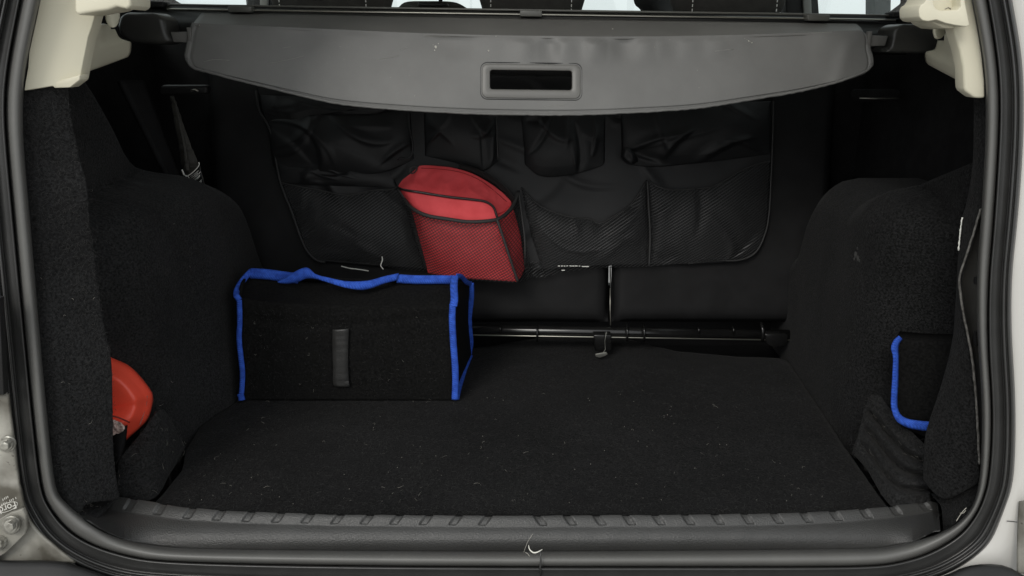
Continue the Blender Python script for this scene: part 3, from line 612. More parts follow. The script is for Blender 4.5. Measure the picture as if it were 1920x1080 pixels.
slab('end_cap', [hY(*p, 1.255) for p in [(1765,78),(1760,90),(1750,97),(1738,100),(1680,100),(1660,98),(1672,88),(1675,72),(1677,58),(1684,49),(1696,45),(1752,45),(1756,58)]], .06, mCas, lc, .008, 4)
# roller fabric from the cassette to the end panel
def PP(x, y, o=0): return hP(x, y, 1.060 - o, .33)
topE = [(360,42),(380,44),(500,49),(640,55),(800,62),(960,66),(1120,68),(1280,67),(1450,63),(1600,57),(1612,58),(1622,62)]
P = coons([hY(378, 24, 1.372), hY(960, 34, 1.368), hY(1605, 44, 1.372)], [PP(x, y + 4) for x, y in topE], [hY(378, 24, 1.372), hY(370, 34, 1.33), PP(360, 46)], [hY(1605, 44, 1.372), hY(1614, 52, 1.34), PP(1622, 66)], 120, 16,
          lambda u, v, p: .004 * nz(p.x, 0, 0, 5) * math.sin(v * math.pi) + .003 * math.sin(v * math.pi))
grid('roller_fabric', P, mVin2, lc, .0015)
botE = [(362,128),(400,139),(450,152),(560,179),(640,196),(760,207),(900,214),(1060,216),(1180,212),(1300,204),(1400,189),(1500,172),(1570,155),(1610,141),(1626,133)]
lefE = [(360,42),(353,62),(350,80),(347,95),(346,105),(350,117),(362,128)]
rigE = [(1622,62),(1631,72),(1633,92),(1637,105),(1638,118),(1634,127),(1626,133)]
def wr(u, v, p):
    x, y = p.x, p.z
    d = .0016 * math.sin(v * math.pi) + .0012 * nz(x, y, 0, 7)
    d += .011 * sm(.45, .12, v) * sm(.0, .12, v) * sm(-.05, .08, x) * sm(.42, .25, x) * nz(x, 0, 0, 26)
    d += .006 * sm(.40, .14, v) * sm(.0, .1, v) * nz(x, y * .4, 4, 14) 
    d += .003 * math.exp(-((x - .53) / .015 + (v - .4) * 1.6) ** 2) * sm(.1, .3, v)
    e = min(v * .13 + .03, (1 - v) * .17, u * 1.28, (1 - u) * 1.28)
    d -= .0026 * math.exp(-((e - .011) / .0018) ** 2)
    return d
P = coons([PP(*q) for q in topE], [PP(*q) for q in botE], [PP(*q) for q in lefE], [PP(*q) for q in rigE], 520, 110, wr)
rr = lambda p: (920 < (960 + FPX * p.x / ((p.y) * cp + (CAM.z - p.z) * sp_)) < 1070)
def inside(i, j):
    p = P[i][j]; d = p.y * cp + (CAM.z - p.z) * sp_; x = 960 + FPX * p.x / d; y = 540 + FPX * ((CAM.z - p.z) * cp - p.y * sp_) / d
    return 914 < x < 1076 and 128 < y < 173
pan = grid('end_panel', P, mVin, lc, .003, skip=inside)
# raised lower lip with rough edge
lip = cat([PP(x, y - 1.5, .002) for x, y in [(350,112)] + botE + [(1636,122)]], 260)
tube('panel_hem', [p + Vector((0, .0007 * nz(i, 0, 0, .5), .0009 * nz(i, 7, 0, .6))) for i, p in enumerate(lip)], .0022, mVin, pan, 8)
# handle frame: a real ring with a slot through it
def ring(out, inn, fo, Y0, th):
    prof = [(0, 0.004), (.02, -.0016), (.06, -.0030), (.10, -.0034), (.90, -.0034), (.95, -.0028), (.98, -.001), (1.0, .010)]
    P = [[PP(o_[0] + (i_[0] - o_[0]) * t, o_[1] + (i_[1] - o_[1]) * t, -d) for t, d in prof] for o_, i_ in zip(out, inn)]
    return P
o_ = rrect(903, 120, 1089, 185, 12, 8); i_ = rrect(919, 132, 1072, 168, 5, 8)
# follow the slight tilt of the panel in the photograph
tl_ = lambda q: [(x, y + (x - 996) * .012) for x, y in q]
fr = grid('handle_frame', ring(tl_(o_), tl_(i_), 0, 0, 0), mFrame, lc, closed=True)
tube('frame_gap', [PP(x, y, .0012) for x, y in tl_(rrect(901, 118, 1091, 187, 13, 8))], .0008, mPipe, fr, 6, close=True)
def PPS(x, y, o):
    v = (y - ip(x, topE)) / (ip(x, botE) - ip(x, topE)); u = (x - 355) / 1275; p = PP(x, y)
    return p + (CAM - p).normalized() * (wr(u, v, p) + o)
P = [[PP(x, y, -.004) for x, y in tl_(rrect(917, 130, 1074, 170, 5, 6))], [PP(x, y, -.030) for x, y in tl_(rrect(917, 130, 1074, 170, 5, 6))]]
for s, xa, xb, y in ((-1, 352, 323, 69), (1, 1633, 1660, 76)):
    A = PP(xa, y, 0); B = A + Vector((s * .027, 0, 0))
    slab('guide_pin', [A + Vector((-s * .002, 0, -.009)), A + Vector((-s * .002, 0, .008)), B + Vector((0, 0, .007)), B + Vector((-s * .003, 0, -.008))] if s > 0 else [A + Vector((.002, 0, -.009)), B + Vector((.003, 0, -.008)), B + Vector((0, 0, .007)), A + Vector((.002, 0, .008))], .014, mVin2, lc, .0015)
    slab('pin_collar', [A + Vector((-s * .004 + k * .003, -.004, z)) for k, z in ((-1, -.014), (1, -.014), (1, .014), (-1, .014))], .01, mVin2, lc, .001)
# scuffs and bird-lime specks on the panel
def speck(x, y, r, k, mat, par):
    pts = [PPS(x + r * math.cos(a) * (.5 + .7 * abs(nz(a, k, 0, 2))), y + r * math.sin(a) * (.5 + .7 * abs(nz(a, k, 3, 2))), .0004) for a in [q * math.pi / 5 for q in range(10)]]
    return slab('dried_speck', pts, .0006, mat, par, 0)
mSpk = M('dried_dirt', (.5, .49, .44), .9, .2)
for k, (x, y, r) in enumerate([(817, 88, 4), (815, 94, 2), (822, 82, 1.4), (812, 84, 1), (916, 95, 2.6), (930, 68, 1.2), (1149, 54, 1.2), (374, 47, 1.2), (1404, 77, 2.0), (1410, 80, 1.6)]): speck(x, y, r, k, mSpk, pan)
for A in ([(705, 111), (725, 109), (748, 104)], [(752, 93), (765, 89)], [(793, 67), (820, 69), (845, 69)], [(1395, 72), (1404, 76), (1410, 82)], [(1520, 62), (1560, 60)], [(500, 120), (540, 112), (570, 105)], [(382, 116), (400, 112), (430, 113)], [(530, 90), (545, 88)], [(1020, 200), (1060, 196)], [(1340, 96), (1375, 92)]):
    tube('scratch', cat([PPS(x, y, .0002) for x, y in A], 10), .00035, M('scratch_mark', (.26, .26, .24), .7) if 'scratch_mark' not in bpy.data.materials else bpy.data.materials['scratch_mark'], pan, 4)

# ------------------------------------------------------------------ hanging organiser
og = thing('seat_organiser', 'black nylon organiser with net pockets hanging on the rear seat backs', 'organiser')
def wrk(a, s, seed=0, ax=1.0, W=.30, H=.13, nf=9):
    rg = random.Random(seed * 31 + 5); folds = []
    for k in range(nf):
        ang = rg.choice([1, -1]) * rg.uniform(.15, .9) if rg.random() < .75 else rg.uniform(1.2, 1.9)
        folds.append((rg.uniform(0, W), rg.uniform(0, H), math.cos(ang), math.sin(ang), rg.uniform(.03, .10), rg.uniform(.004, .010), rg.uniform(.4, 1.0) * rg.choice([1, 1, -1]), rg.uniform(-6, 6)))
    def f(u, v, p):
        x, y = u * W, v * H; h = nz(p.x, p.z, seed, s) * .6 + nz(p.x, p.z, seed + 9, s * 2.5) * .22
        for cx, cy, dx, dy, L, wd, am, cv in folds:
            al = (x - cx) * dx + (y - cy) * dy; d = -(x - cx) * dy + (y - cy) * dx + cv * al * al
            if abs(al) < L and abs(d) < wd * 4:
                t = (1 - (al / L) ** 2); w2 = wd * (.5 + .5 * t) * (1 if d > 0 else 2.2)
                h += am * .75 * t * math.exp(-(d / w2) ** 2)
        return a * h
    return f
w1 = wrk(.008, 6, 1, W=.95, H=.36, nf=26)
P = coons([ST(480, 130, .012), ST(960, 140, .012), ST(1450, 150, .012)], [ST(590, 486, .012), ST(620, 492, .012), ST(800, 505, .01), ST(1010, 506, .010), ST(1145, 498, .010), ST(1300, 495, .010), ST(1385, 490, .010)],
          [ST(480, 130, .012), ST(485, 200, .014), ST(508, 250, .012), ST(522, 330, .012), ST(548, 400, .012), ST(570, 460, .012), ST(590, 486, .012)],
          [ST(1450, 150, .012), ST(1450, 230, .012), ST(1447, 330, .012), ST(1438, 430, .012), ST(1418, 474, .012), ST(1385, 490, .012)], 160, 90, w1)
grid('backing', P, mNyl, og, .0015)
def pocket(name, top, bot, lef, rig, puff, mat, seed, wa=.004, ws=10, pw=.5, nu=100, nv=80, solid=.0012, ax=1):
    wf = wrk(wa, ws, seed, ax)
    def d(u, v, p):
        wa_ = 1; return puff * (math.sin(math.pi * u) ** pw) * (math.sin(math.pi * (.12 + .82 * v)) ** .7) + wf(u, v, p) * min(1, 6 * min(u, 1 - u, 1 - v) + .15)
    return grid(name, coons([ST(x, y, .016) for x, y in top], [ST(x, y, .014) for x, y in bot], [ST(x, y, .014) for x, y in lef], [ST(x, y, .014) for x, y in rig], nu, nv, d), mat, og, solid)
def pq(name, A, B, Cc, D, puff, mat, seed, top=None, bot=None, **k):   # TL,TR,BR,BL
    return pocket(name, top or [A, B], bot or [D, Cc], [A, D], [B, Cc], puff, mat, seed, **k)
pq('pocket_flap', (484, 178), (790, 190), (770, 205), (495, 232), .020, mNyl, 3, bot=[(495, 232), (545, 236), (610, 222), (700, 219), (730, 205), (770, 200)], wa=.004, ws=12)
pq('pocket', (500, 225), (768, 196), (776, 298), (512, 312), .030, mNyl, 4, top=[(500, 225), (600, 215), (700, 214), (768, 196)], bot=[(512, 300), (560, 310), (630, 318), (700, 322), (745, 312), (776, 298)], wa=.0085, ws=8)
pq('pocket_fold', (512, 296), (735, 322), (745, 352), (524, 345), .012, mNyl, 14, wa=.006, ws=9)
pq('pocket', (794, 190), (930, 200), (934, 300), (797, 292), .026, mNyl, 5, bot=[(797, 290), (850, 302), (905, 318), (934, 298)], wa=.0085, ws=8)
pq('pocket', (976, 205), (1135, 200), (1134, 302), (984, 308), .024, mNyl, 6, bot=[(984, 300), (1015, 322), (1070, 320), (1125, 304), (1134, 294)], wa=.0085, ws=9)
pq('pocket', (1164, 195), (1446, 190), (1446, 288), (1166, 298), .028, mNyl, 8, bot=[(1166, 298), (1180, 308), (1230, 312), (1330, 302), (1446, 286)], wa=.010, ws=8)
# folded pocket corner
grid('pocket_corner_fold', coons([ST(1166, 284, .032), ST(1176, 276, .045), ST(1190, 286, .032)], [ST(1172, 303, .03), ST(1184, 309, .04), ST(1196, 303, .03)], [ST(1166, 284, .032), ST(1165, 295, .03), ST(1172, 303, .03)], [ST(1190, 286, .032), ST(1195, 295, .032), ST(1196, 303, .03)], 20, 20,
     lambda u, v, p: .012 * math.sin(u * math.pi) * math.sin(v * math.pi) - .010 * math.exp(-((u - .45) / .16) ** 2 - ((v - .5) / .3) ** 2)), mNyl, og, .0012)
cc = [ST(x, y, .045) for x, y in [(745, 300), (752, 296), (764, 298), (772, 290), (774, 270), (768, 240), (766, 205)]]
tube('pocket_corner_fold', cat(cc, 24), .002, mNyl, og, 8)
rim = {}
def net(top, bot, lef, rig, puff, seed):
    p = pocket('net_pocket', top, bot, lef, rig, puff, mNet, seed, wa=.008, ws=7, solid=0, nu=70, nv=40)
    me = p.data; n = 70; tp = [me.vertices[i * 40].co.copy() for i in range(n)]
    tube('pocket_rim', [q + Vector((0, -.001, 0)) for q in tp], .0016, mBind, p, 6); return p
net([(524,342),(560,350),(600,357),(650,366),(700,357),(735,355),(752,345)], [(590,486),(640,490),(700,495),(750,505),(798,508)], [(524,342),(548,400),(570,460),(590,486)], [(752,345),(765,385),(780,450),(798,508)], .030, 21)
net([(978,352),(1000,376),(1020,390),(1050,402),(1075,408),(1105,410),(1125,419),(1150,406),(1175,390),(1195,368),(1213,338)], [(1022,520),(1060,510),(1145,502),(1216,500)], [(978,352),(990,420),(1005,470),(1022,520)], [(1213,338),(1216,420),(1216,500)], .030, 22)
net([(1213,338),(1235,350),(1260,356),(1300,354),(1335,350),(1365,335),(1390,320),(1420,308),(1447,302)], [(1216,500),(1280,494),(1350,490),(1390,489)], [(1213,338),(1216,420),(1216,500)], [(1447,302),(1444,370),(1438,430),(1418,474),(1390,489)], .026, 23)
tube('binding', cat([ST(x, y, .018) for x, y in [(480,170),(486,205),(508,250),(524,335),(548,400),(570,460),(590,486),(610,492)]], 60), .0022, mBind, og, 8)
tube('binding', cat([ST(x, y, .018) for x, y in [(1450,190),(1449,250),(1446,330),(1442,400),(1434,440),(1416,474),(1385,488),(1340,489),(1290,494)]], 70), .0018, mBind, og, 8)
tube('binding', cat([ST(x, y, .03) for x, y in [(1214,338),(1216,380),(1219,440),(1217,498)]], 30), .0022, mBind, og, 8)
tube('pocket_seam', cat([ST(x, y, .035) for x, y in [(930, 195), (932, 250), (934, 300)]], 20), .0018, mBind, og, 8)
# net pocket round the red bag
def Q(x, y, o): return ST(x, y, o)
rimp = [(752, 350, .03), (762, 378, .07), (775, 392, .10), (800, 404, .115), (840, 411, .12), (880, 416, .118), (925, 413, .11), (945, 404, .09), (962, 385, .06), (972, 358, .03)]
botp = [(800, 508, .03), (812, 517, .06), (850, 523, .085), (900, 527, .09), (940, 529, .09), (968, 530, .09), (1000, 520, .03)]
P = coons([Q(*p) for p in rimp], [Q(*p) for p in botp], [Q(752, 350, .03), Q(775, 440, .035), Q(800, 508, .03)], [Q(972, 358, .03), Q(984, 440, .035), Q(1000, 520, .03)], 80, 50, lambda u, v, p: .004 * math.sin(v * math.pi) + .0015 * nz(p.x, p.z, 3, 22))
n4 = grid('net_pocket', P, mNet2, og)
tube('pocket_rim', cat([Q(x, y, o + .004) for x, y, o in rimp], 60), .0036, mBind, n4, 8, flat=.5)
tube('net_seam', cat([Q(932, 412, .112), Q(945, 450, .110), Q(958, 490, .106), Q(971, 528, .098)], 30), .0026, mBind, n4, 8, flat=.5)
tube('net_seam', cat([Q(768, 388, .075), Q(782, 440, .06), Q(800, 500, .05)], 30), .0016, mBind, n4, 8, flat=.5)
tube('net_seam', cat([Q(972, 360, .04), Q(978, 400, .045), Q(984, 450, .05), Q(984, 500, .05)], 30), .0018, mBind, n4, 8, flat=.5)
P = coons([Q(985, 490, .02), Q(1015, 500, .02)], [Q(985, 520, .02), Q(1024, 520, .02)], [Q(985, 490, .02), Q(985, 520, .02)], [Q(1012, 490, .02), Q(1024, 520, .02)], 20, 20, lambda u, v, p: .006 * nz(p.x, p.z, 0, 70))
grid('loose_net', P, mNet, n4)

# ------------------------------------------------------------------ red bag
rb_ = thing('red_bag', 'red zipped pouch with black piping standing in the net pocket', 'pouch')
def rw(a, s): return lambda u, v, p: a * nz(p.x, p.z, 2, s) + a * .6 * (1 - abs(nz(p.x, p.z, 7, s * 1.7)) * 3)
pip = [(747, 352, .055), (758, 356, .090), (790, 361, .100), (840, 369, .104), (885, 374, .104), (910, 378, .102), (925, 388, .098), (931, 404, .096)]
TOPf = [Q(*p) for p in pip]
back_ = [(747, 348, .045), (755, 337, .046), (768, 327, .047), (782, 315, .048), (790, 310, .048), (820, 311, .048), (852, 315, .048), (885, 325, .048), (915, 341, .048), (940, 359, .048), (957, 376, .048), (959, 380, .05)]
P = coons([Q(*p) for p in back_], TOPf, [Q(747, 348, .045), Q(747, 352, .055)], [Q(959, 380, .05), Q(948, 396, .07), Q(931, 404, .096)], 60, 30, lambda u, v, p: rw(.004, 34)(u, v, p) * math.sin(v * math.pi) - .004 * math.sin(v * math.pi))
grid('top_panel', P, mRed, rb_, .002)
P = coons(TOPf, [Q(802, 512, .05), Q(840, 520, .078), Q(900, 524, .085), Q(968, 528, .085)], [Q(747, 352, .055), Q(768, 390, .06), Q(785, 450, .055), Q(802, 512, .05)], [Q(931, 404, .096), Q(945, 450, .098), Q(968, 528, .085)], 60, 40, lambda u, v, p: rw(.002, 20)(u, v, p) * math.sin(v * math.pi) + .004 * math.sin(v * math.pi) * math.sin(u * math.pi))
grid('front_panel', P, mRed, rb_, .002)
P = coons([Q(931, 404, .096), Q(948, 396, .07), Q(959, 380, .05)], [Q(968, 528, .085), Q(975, 522, .05), Q(984, 505, .02)], [Q(931, 404, .096), Q(945, 450, .098), Q(968, 528, .085)], [Q(959, 380, .05), Q(976, 440, .04), Q(984, 505, .02)], 20, 40, rw(.002, 30))
grid('side_panel', P, mRed, rb_, .002)
tube('piping', cat([Q(x, y, o + .004) for x, y, o in pip] + [Q(934, 412, .099)], 60), .0024, mPipe, rb_, 8)
tube('piping', cat([Q(747, 354, .06), Q(768, 392, .064), Q(785, 450, .060), Q(800, 508, .054)], 40), .0020, mPipe, rb_, 8)
zp = cat([Q(x, y, o) for x, y, o in [(862, 311, .044), (895, 322, .045), (926, 339, .046), (950, 359, .046), (965, 380, .046)]], 40)
tube('zip', zp, .0055, mZip, rb_, 8, flat=.6)
tube('zip_loop', cat([Q(x, y, .056) for x, y in [(778, 312), (770, 316), (769, 324), (776, 324), (782, 316)]], 20, True)[:-1], .0013, mPipe, rb_, 6, close=True)
st_ = cat([Q(x, y, o) for x, y, o in [(790, 315, .0525), (850, 320, .0535), (900, 338, .0545), (950, 378, .0575)]], 60)
tube('stitch_line', [p for p in st_], .0006, M('dark_red_thread', (.25, .01, .012), .8), rb_, 5)

# ------------------------------------------------------------------ blue-edged felt storage box
sb = thing('storage_box', 'black felt storage box with blue edging and a blue carry strap', 'storage box')
BT = lambda x, y, Y: hY(x, y, Y)
fTL, fTR, fBR, fBL = BT(450, 560, 1.25), BT(850, 576, 1.25), BT(850, 751, 1.247), BT(453, 750, 1.247)
ff = lambda u, v, p: .0030 * nz(p.x, p.z, 0, 9) - .003 * math.exp(-((v - .16 - .05 * math.sin(u * 5)) / .04) ** 2) + .0012 * nz(p.x, p.z, 5, 40) + .004 * math.sin(math.pi * v) * math.sin(math.pi * u)
P = coons([fTL, BT(560, 572, 1.249), BT(700, 577, 1.249), fTR], [fBL, fBR], [fTL, BT(449, 650, 1.249), fBL], [fTR, BT(850, 660, 1.248), fBR], 60, 40, ff)
grid('front_panel', P, mFelt, sb, .004)
ridL, ridR = BT(468, 516, 1.315), BT(862, 528, 1.315)
P = coons([ridL, BT(560, 528, 1.315), BT(700, 530, 1.315), ridR], [fTL, BT(560, 572, 1.249), BT(700, 577, 1.249), fTR], [ridL, BT(446, 545, 1.28), fTL], [ridR, BT(852, 560, 1.27), fTR], 60, 16, ff)
grid('lid', P, mFelt, sb, .004)
bkL, bkR = BT(478, 540, 1.43), BT(882, 540, 1.43)
P = coons([BT(478, 538, 1.43), BT(882, 536, 1.43)], [ridL, ridR], [BT(478, 538, 1.43), ridL], [BT(882, 536, 1.43), ridR], 30, 10, ff)
grid('lid_rear', P, mFelt, sb, .004)
bb = BT(884, 664, 1.455); bbL = Vector((-.46, 1.455, 0))
P = coons([ridR, BT(872, 530, 1.38), BT(882, 536, 1.43)], [fBR, bb], [ridR, fTR, BT(850, 660, 1.248), fBR], [BT(882, 536, 1.43), BT(880, 600, 1.45), bb], 14, 30)
grid('side_panel', P, mFelt, sb, .004)
P = coons([ridL, BT(478, 538, 1.43)], [fBL, bbL], [ridL, fTL, fBL], [BT(478, 538, 1.43), bbL], 10, 20)
grid('side_panel', P, mFelt, sb, .004)
def bnd(path, wpx, Y=None, name='edge_binding', wav=.0006, n=60):
    A = []; B = []
    for i, q in enumerate(path):
        x, y, Yq = q; a = path[max(i - 1, 0)]; b = path[min(i + 1, len(path) - 1)]
        dx, dy = b[0] - a[0], b[1] - a[1]; L = math.hypot(dx, dy) or 1; nx, ny = -dy / L, dx / L
        A.append(hY(x + nx * wpx / 2, y + ny * wpx / 2, Yq)); B.append(hY(x - nx * wpx / 2, y - ny * wpx / 2, Yq))
    return ribbon(name, A, B, mBlue, sb, .0013, n, wav)
bnd([(452, 749, 1.243), (455, 700, 1.243), (449, 640, 1.243), (450, 600, 1.243), (449, 562, 1.243)], 9.5)
bnd([(449, 562, 1.242), (443, 552, 1.245), (447, 538, 1.27), (460, 520, 1.295), (472, 508, 1.308)], 11)
bnd([(454, 750, 1.240), (451, 738, 1.240)], 12, n=12)
bnd([(853, 749, 1.242), (854, 700, 1.242), (850, 640, 1.242), (848, 600, 1.242), (849, 570, 1.242)], 12)
bnd([(850, 574, 1.240), (852, 560, 1.25), (851, 535, 1.28), (853, 518, 1.31)], 14)
bnd([(855, 517, 1.312), (864, 518, 1.33), (874, 528, 1.37), (882, 532, 1.40)], 9)
bnd([(868, 530, 1.40), (884, 530, 1.42)], 6, n=12)
bnd([(884, 530, 1.42), (884, 560, 1.43), (880, 600, 1.44), (883, 640, 1.45), (880, 664, 1.455)], 9)
bnd([(872, 532, 1.425), (876, 560, 1.43), (880, 590, 1.44)], 8)
bnd([(882, 666, 1.452), (872, 690, 1.38), (862, 722, 1.30), (856, 748, 1.243)], 10)
bnd([(470, 512, 1.306), (500, 514, 1.306), (530, 518, 1.306), (560, 522, 1.304)], 19)
bnd([(744, 522, 1.304), (780, 524, 1.306), (820, 524, 1.306), (858, 524, 1.308)], 16)
ribbon('carry_strap', [hY(*p) for p in [(520, 528, 1.296), (535, 521, 1.292), (555, 508, 1.285), (575, 502, 1.28), (592, 514, 1.275), (615, 520, 1.27), (650, 527, 1.27), (690, 526, 1.275), (720, 518, 1.29), (748, 512, 1.30)]],
       [hY(*p) for p in [(523, 531, 1.30), (540, 532, 1.295), (560, 528, 1.288), (576, 522, 1.28), (592, 523, 1.275), (615, 530, 1.268), (650, 540, 1.266), (685, 543, 1.272), (720, 532, 1.286), (744, 526, 1.298)]], mBlue, sb, .002, 80, .0004)
vs_ = ribbon('hook_strip', [hY(*p, 1.2405) for p in [(624, 618), (624, 650), (625, 690), (625, 716), (628, 724)]], [hY(*p, 1.2405) for p in [(654, 616), (653, 650), (653, 690), (654, 712), (655, 724)]], mVel, sb, .002, 40, .0006)
slab('hook_strip_fold', [hY(*p, 1.238) for p in [(628, 717), (654, 715), (655, 723), (636, 724)]], .002, mVel, sb, .0006)

# ------------------------------------------------------------------ second blue-edged box in the right-hand side pocket
sb2 = thing('storage_box', 'black felt box with a bent blue edge in the right side pocket', 'storage box')
P = coons([hY(1676, 640, 1.035), hY(1790, 640, .99)], [hY(1680, 800, 1.02), hY(1760, 830, .99)], [hY(1674, 640, 1.035), hY(1676, 740, 1.03), hY(1690, 800, 1.02)], [hY(1790, 640, .99), hY(1760, 830, .99)], 20, 20, lambda u, v, p: .003 * nz(p.x, p.z, 0, 20))
grid('front_panel', P, mFelt, sb2, .05)
def bnd2(path, wpx, n=50):
    A = []; B = []
    for i, (x, y, Yq, k) in enumerate(path):
        a = path[max(i - 1, 0)]; b = path[min(i + 1, len(path) - 1)]; dx, dy = b[0] - a[0], b[1] - a[1]; L = math.hypot(dx, dy) or 1; nx, ny = -dy / L, dx / L
        A.append(hY(x + nx * wpx * k / 2, y + ny * wpx * k / 2, Yq)); B.append(hY(x - nx * wpx * k / 2, y - ny * wpx * k / 2, Yq))
    return ribbon('edge_binding', A, B, mBlue, sb2, .0014, n, .0006)
bnd2([(1688, 632, 1.02, .8), (1681, 640, 1.02, 1), (1677, 652, 1.02, 1.15), (1679, 670, 1.02, .85), (1678, 710, 1.018, .95), (1676, 750, 1.014, 1.0), (1678, 770, 1.01, 1.0), (1686, 784, 1.005, 1.2), (1700, 792, 1.0, 1.3), (1715, 796, .995, 1.45), (1742, 799, .985, 1.5)], 11.5, 90)

# ------------------------------------------------------------------ red plastic case and cloth in the left pocket
rc = thing('red_case', 'glossy red plastic case lying in the left side pocket', 'case')
out = [(200, 664, 1.03), (215, 672, 1.03), (240, 684, 1.03), (262, 704, 1.03), (282, 730, 1.03), (287, 742, 1.03), (286, 758, 1.03), (278, 785, 1.02), (262, 803, 1.01), (245, 818, 1.0), (230, 832, .995), (215, 842, .99)]
cA = Vector((190, 770, 0))
rings = []
for s, dY in ((1.0, .03), (.995, .012), (.98, .004), (.95, -.001), (.90, -.006), (.85, -.0105), (.80, -.0155), (.70, -.0275), (.66, -.031), (.61, -.0325), (.5, -.033), (.3, -.0335), (.01, -.034)):
    rings.append([hY(cA.x + (q.x - cA.x) * s, cA.y + (q.y - cA.y) * s, q.z + dY) for q in cat([Vector(o) for o in out], 60)])
grid('case_shell', [list(r) for r in zip(*rings)], mRedP, rc, .002)
tube('seam', cat([hY(*p) for p in [(276, 742, 1.023), (273, 765, 1.021), (262, 797, 1.002)]], 20), .0007, M('seam_grey', (.3, .12, .1), .6), rc, 6)
tube('groove', cat([hY(*p) for p in [(208, 780, .965), (222, 783, .967), (243, 792, .975)]], 20), .0012, M('dark_red', (.16, .008, .005), .5), rc, 6)
cl = tag(grid('cloth', coons([hY(205, 788, .955), hY(220, 790, .955), hY(231, 800, .955)], [hY(205, 822, .955), hY(220, 812, .955), hY(232, 806, .955)], [hY(205, 788, .955), hY(205, 822, .955)], [hY(231, 800, .955), hY(232, 806, .955)], 24, 24, lambda u, v, p: .005 * nz(p.x, p.z, 0, 160)), mCloth, None, .003), 'crumpled pale cloth under the red case', 'cloth')
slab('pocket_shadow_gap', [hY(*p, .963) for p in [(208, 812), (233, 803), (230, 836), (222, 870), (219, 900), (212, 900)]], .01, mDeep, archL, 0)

# ------------------------------------------------------------------ seat belt
bl = thing('seat_belt', 'rear seat belt with white printed label hanging behind the left wheel arch', 'seat belt')
ribbon('webbing', [hY(*p) for p in [(320, 180, 1.40), (328, 230, 1.40), (337, 280, 1.40), (343, 318, 1.40), (360, 352, 1.39)]], [hY(*p) for p in [(326, 180, 1.40), (345, 235, 1.40), (357, 270, 1.40), (374, 310, 1.40), (386, 352, 1.39)]], mWeb, bl, .0014, 60, .004)
ribbon('webbing', [hY(*p) for p in [(324, 182, 1.385), (335, 230, 1.385), (342, 265, 1.385), (348, 320, 1.385)]], [hY(*p) for p in [(327, 182, 1.385), (338, 230, 1.385), (346, 265, 1.385), (356, 320, 1.385)]], mWeb, bl, .0014, 40, .004)
lbA = [(343, 322), (350, 336), (358, 346), (364, 350)]
lb = ribbon('belt_label', [hY(x, y, 1.377) for x, y in [(343, 330), (352, 331), (362, 325), (373, 306)]], [hY(x, y, 1.377) for x, y in [(362, 349), (366, 351), (375, 352), (384, 350)]], mPipe, bl, .001, 20)
def lbl(a, b, r, m=mWhite): tube('label_print', [hY(*a, 1.374), hY((a[0] + b[0]) / 2 + .4, (a[1] + b[1]) / 2 + .6, 1.374), hY(*b, 1.374)], r, m, lb, 5)
lbl((341, 318), (345, 328), .0016); lbl((345, 328), (353, 330), .0011)
tube('label_print', cat([hY(*p, 1.373) for p in [(348, 331), (355, 328), (366, 319), (373, 310), (373, 304)]], 20), .0009, mWhite, lb, 5)
for k, (a, b) in enumerate([((357, 331), (372, 320)), ((358, 334), (371, 324)), ((360, 337), (376, 322)), ((362, 339), (375, 328)), ((366, 338), (375, 330)), ((367, 346), (378, 337)), ((369, 348), (378, 340)), ((373, 352), (381, 345))]): lbl(a, b, .0005)
lbl((353, 331), (363, 348), .0007)

# ------------------------------------------------------------------ loose threads, hairs, fluff
def strand_mesh(name, items, mat, label, cat_, kind=None, parent=None):
    vs = []; fs = []
    for base, nrm, L, r, curl, ang in items:
        nrm = nrm.normalized(); t = nrm.orthogonal().normalized(); b = nrm.cross(t)
        dirv = t * math.cos(ang) + b * math.sin(ang); side = nrm.cross(dirv)
        pts = []; p = base.copy(); a = 0
        for k in range(6):
            pts.append(p + nrm * (.0006 + .0012 * math.sin(k / 5 * math.pi))); a += curl
            p = p + (dirv * math.cos(a) + side * math.sin(a)) * (L / 5)
        i0 = len(vs)
        for k, q in enumerate(pts):
            d = (pts[min(k + 1, 5)] - pts[max(k - 1, 0)]).normalized(); s = d.cross(nrm).normalized()
            rr_ = r * (1 - .6 * k / 5); vs += [q + s * rr_, q - s * rr_, q + nrm * rr_ * 1.2]
        for k in range(5):
            for m in range(3): fs.append((i0 + k * 3 + m, i0 + k * 3 + (m + 1) % 3, i0 + k * 3 + 3 + (m + 1) % 3, i0 + k * 3 + 3 + m))
    me = bpy.data.meshes.new(name); me.from_pydata([tuple(v) for v in vs], [], fs); me.update()
    o = link(name, me, mat, parent)
    if label: tag(o, label, cat_, kind=kind)
    elif kind: o['kind'] = kind
    return o
U = Vector((0, 0, 1)); R_ = random.random
it = []
for k in range(90):
    X = -.48 + R_() * .95; Y = .93 + (R_() ** 1.7) * .42
    it.append((Vector((X, Y, 0)), U, .003 + R_() * .011 * R_(), .00008 + R_() * .00016, (R_() - .5) * 1.2, R_() * 6.28))
for k in range(60): it.append((Vector((-.46 + R_() * .9, .92 + R_() * .35, .0005)), U, .0008, .0004, 0, R_() * 6))
strand_mesh('pet_hair', it, mHair, 'pale pet hairs and crumbs scattered over the boot floor mat', 'hair', 'stuff')
it = []
for k in range(5200):
    Y = .90 + (R_() ** 1.5) * .5; X = lx(Y) + .01 + R_() * (rx(Y) - lx(Y) - .02)
    it.append((Vector((X, Y, -.001)), U, .004 + R_() * .009, .00010 + R_() * .00010, (R_() - .5) * 1.8, R_() * 6.28))
strand_mesh('mat_fuzz', it, mFuzz, None, None, 'stuff', mat_)
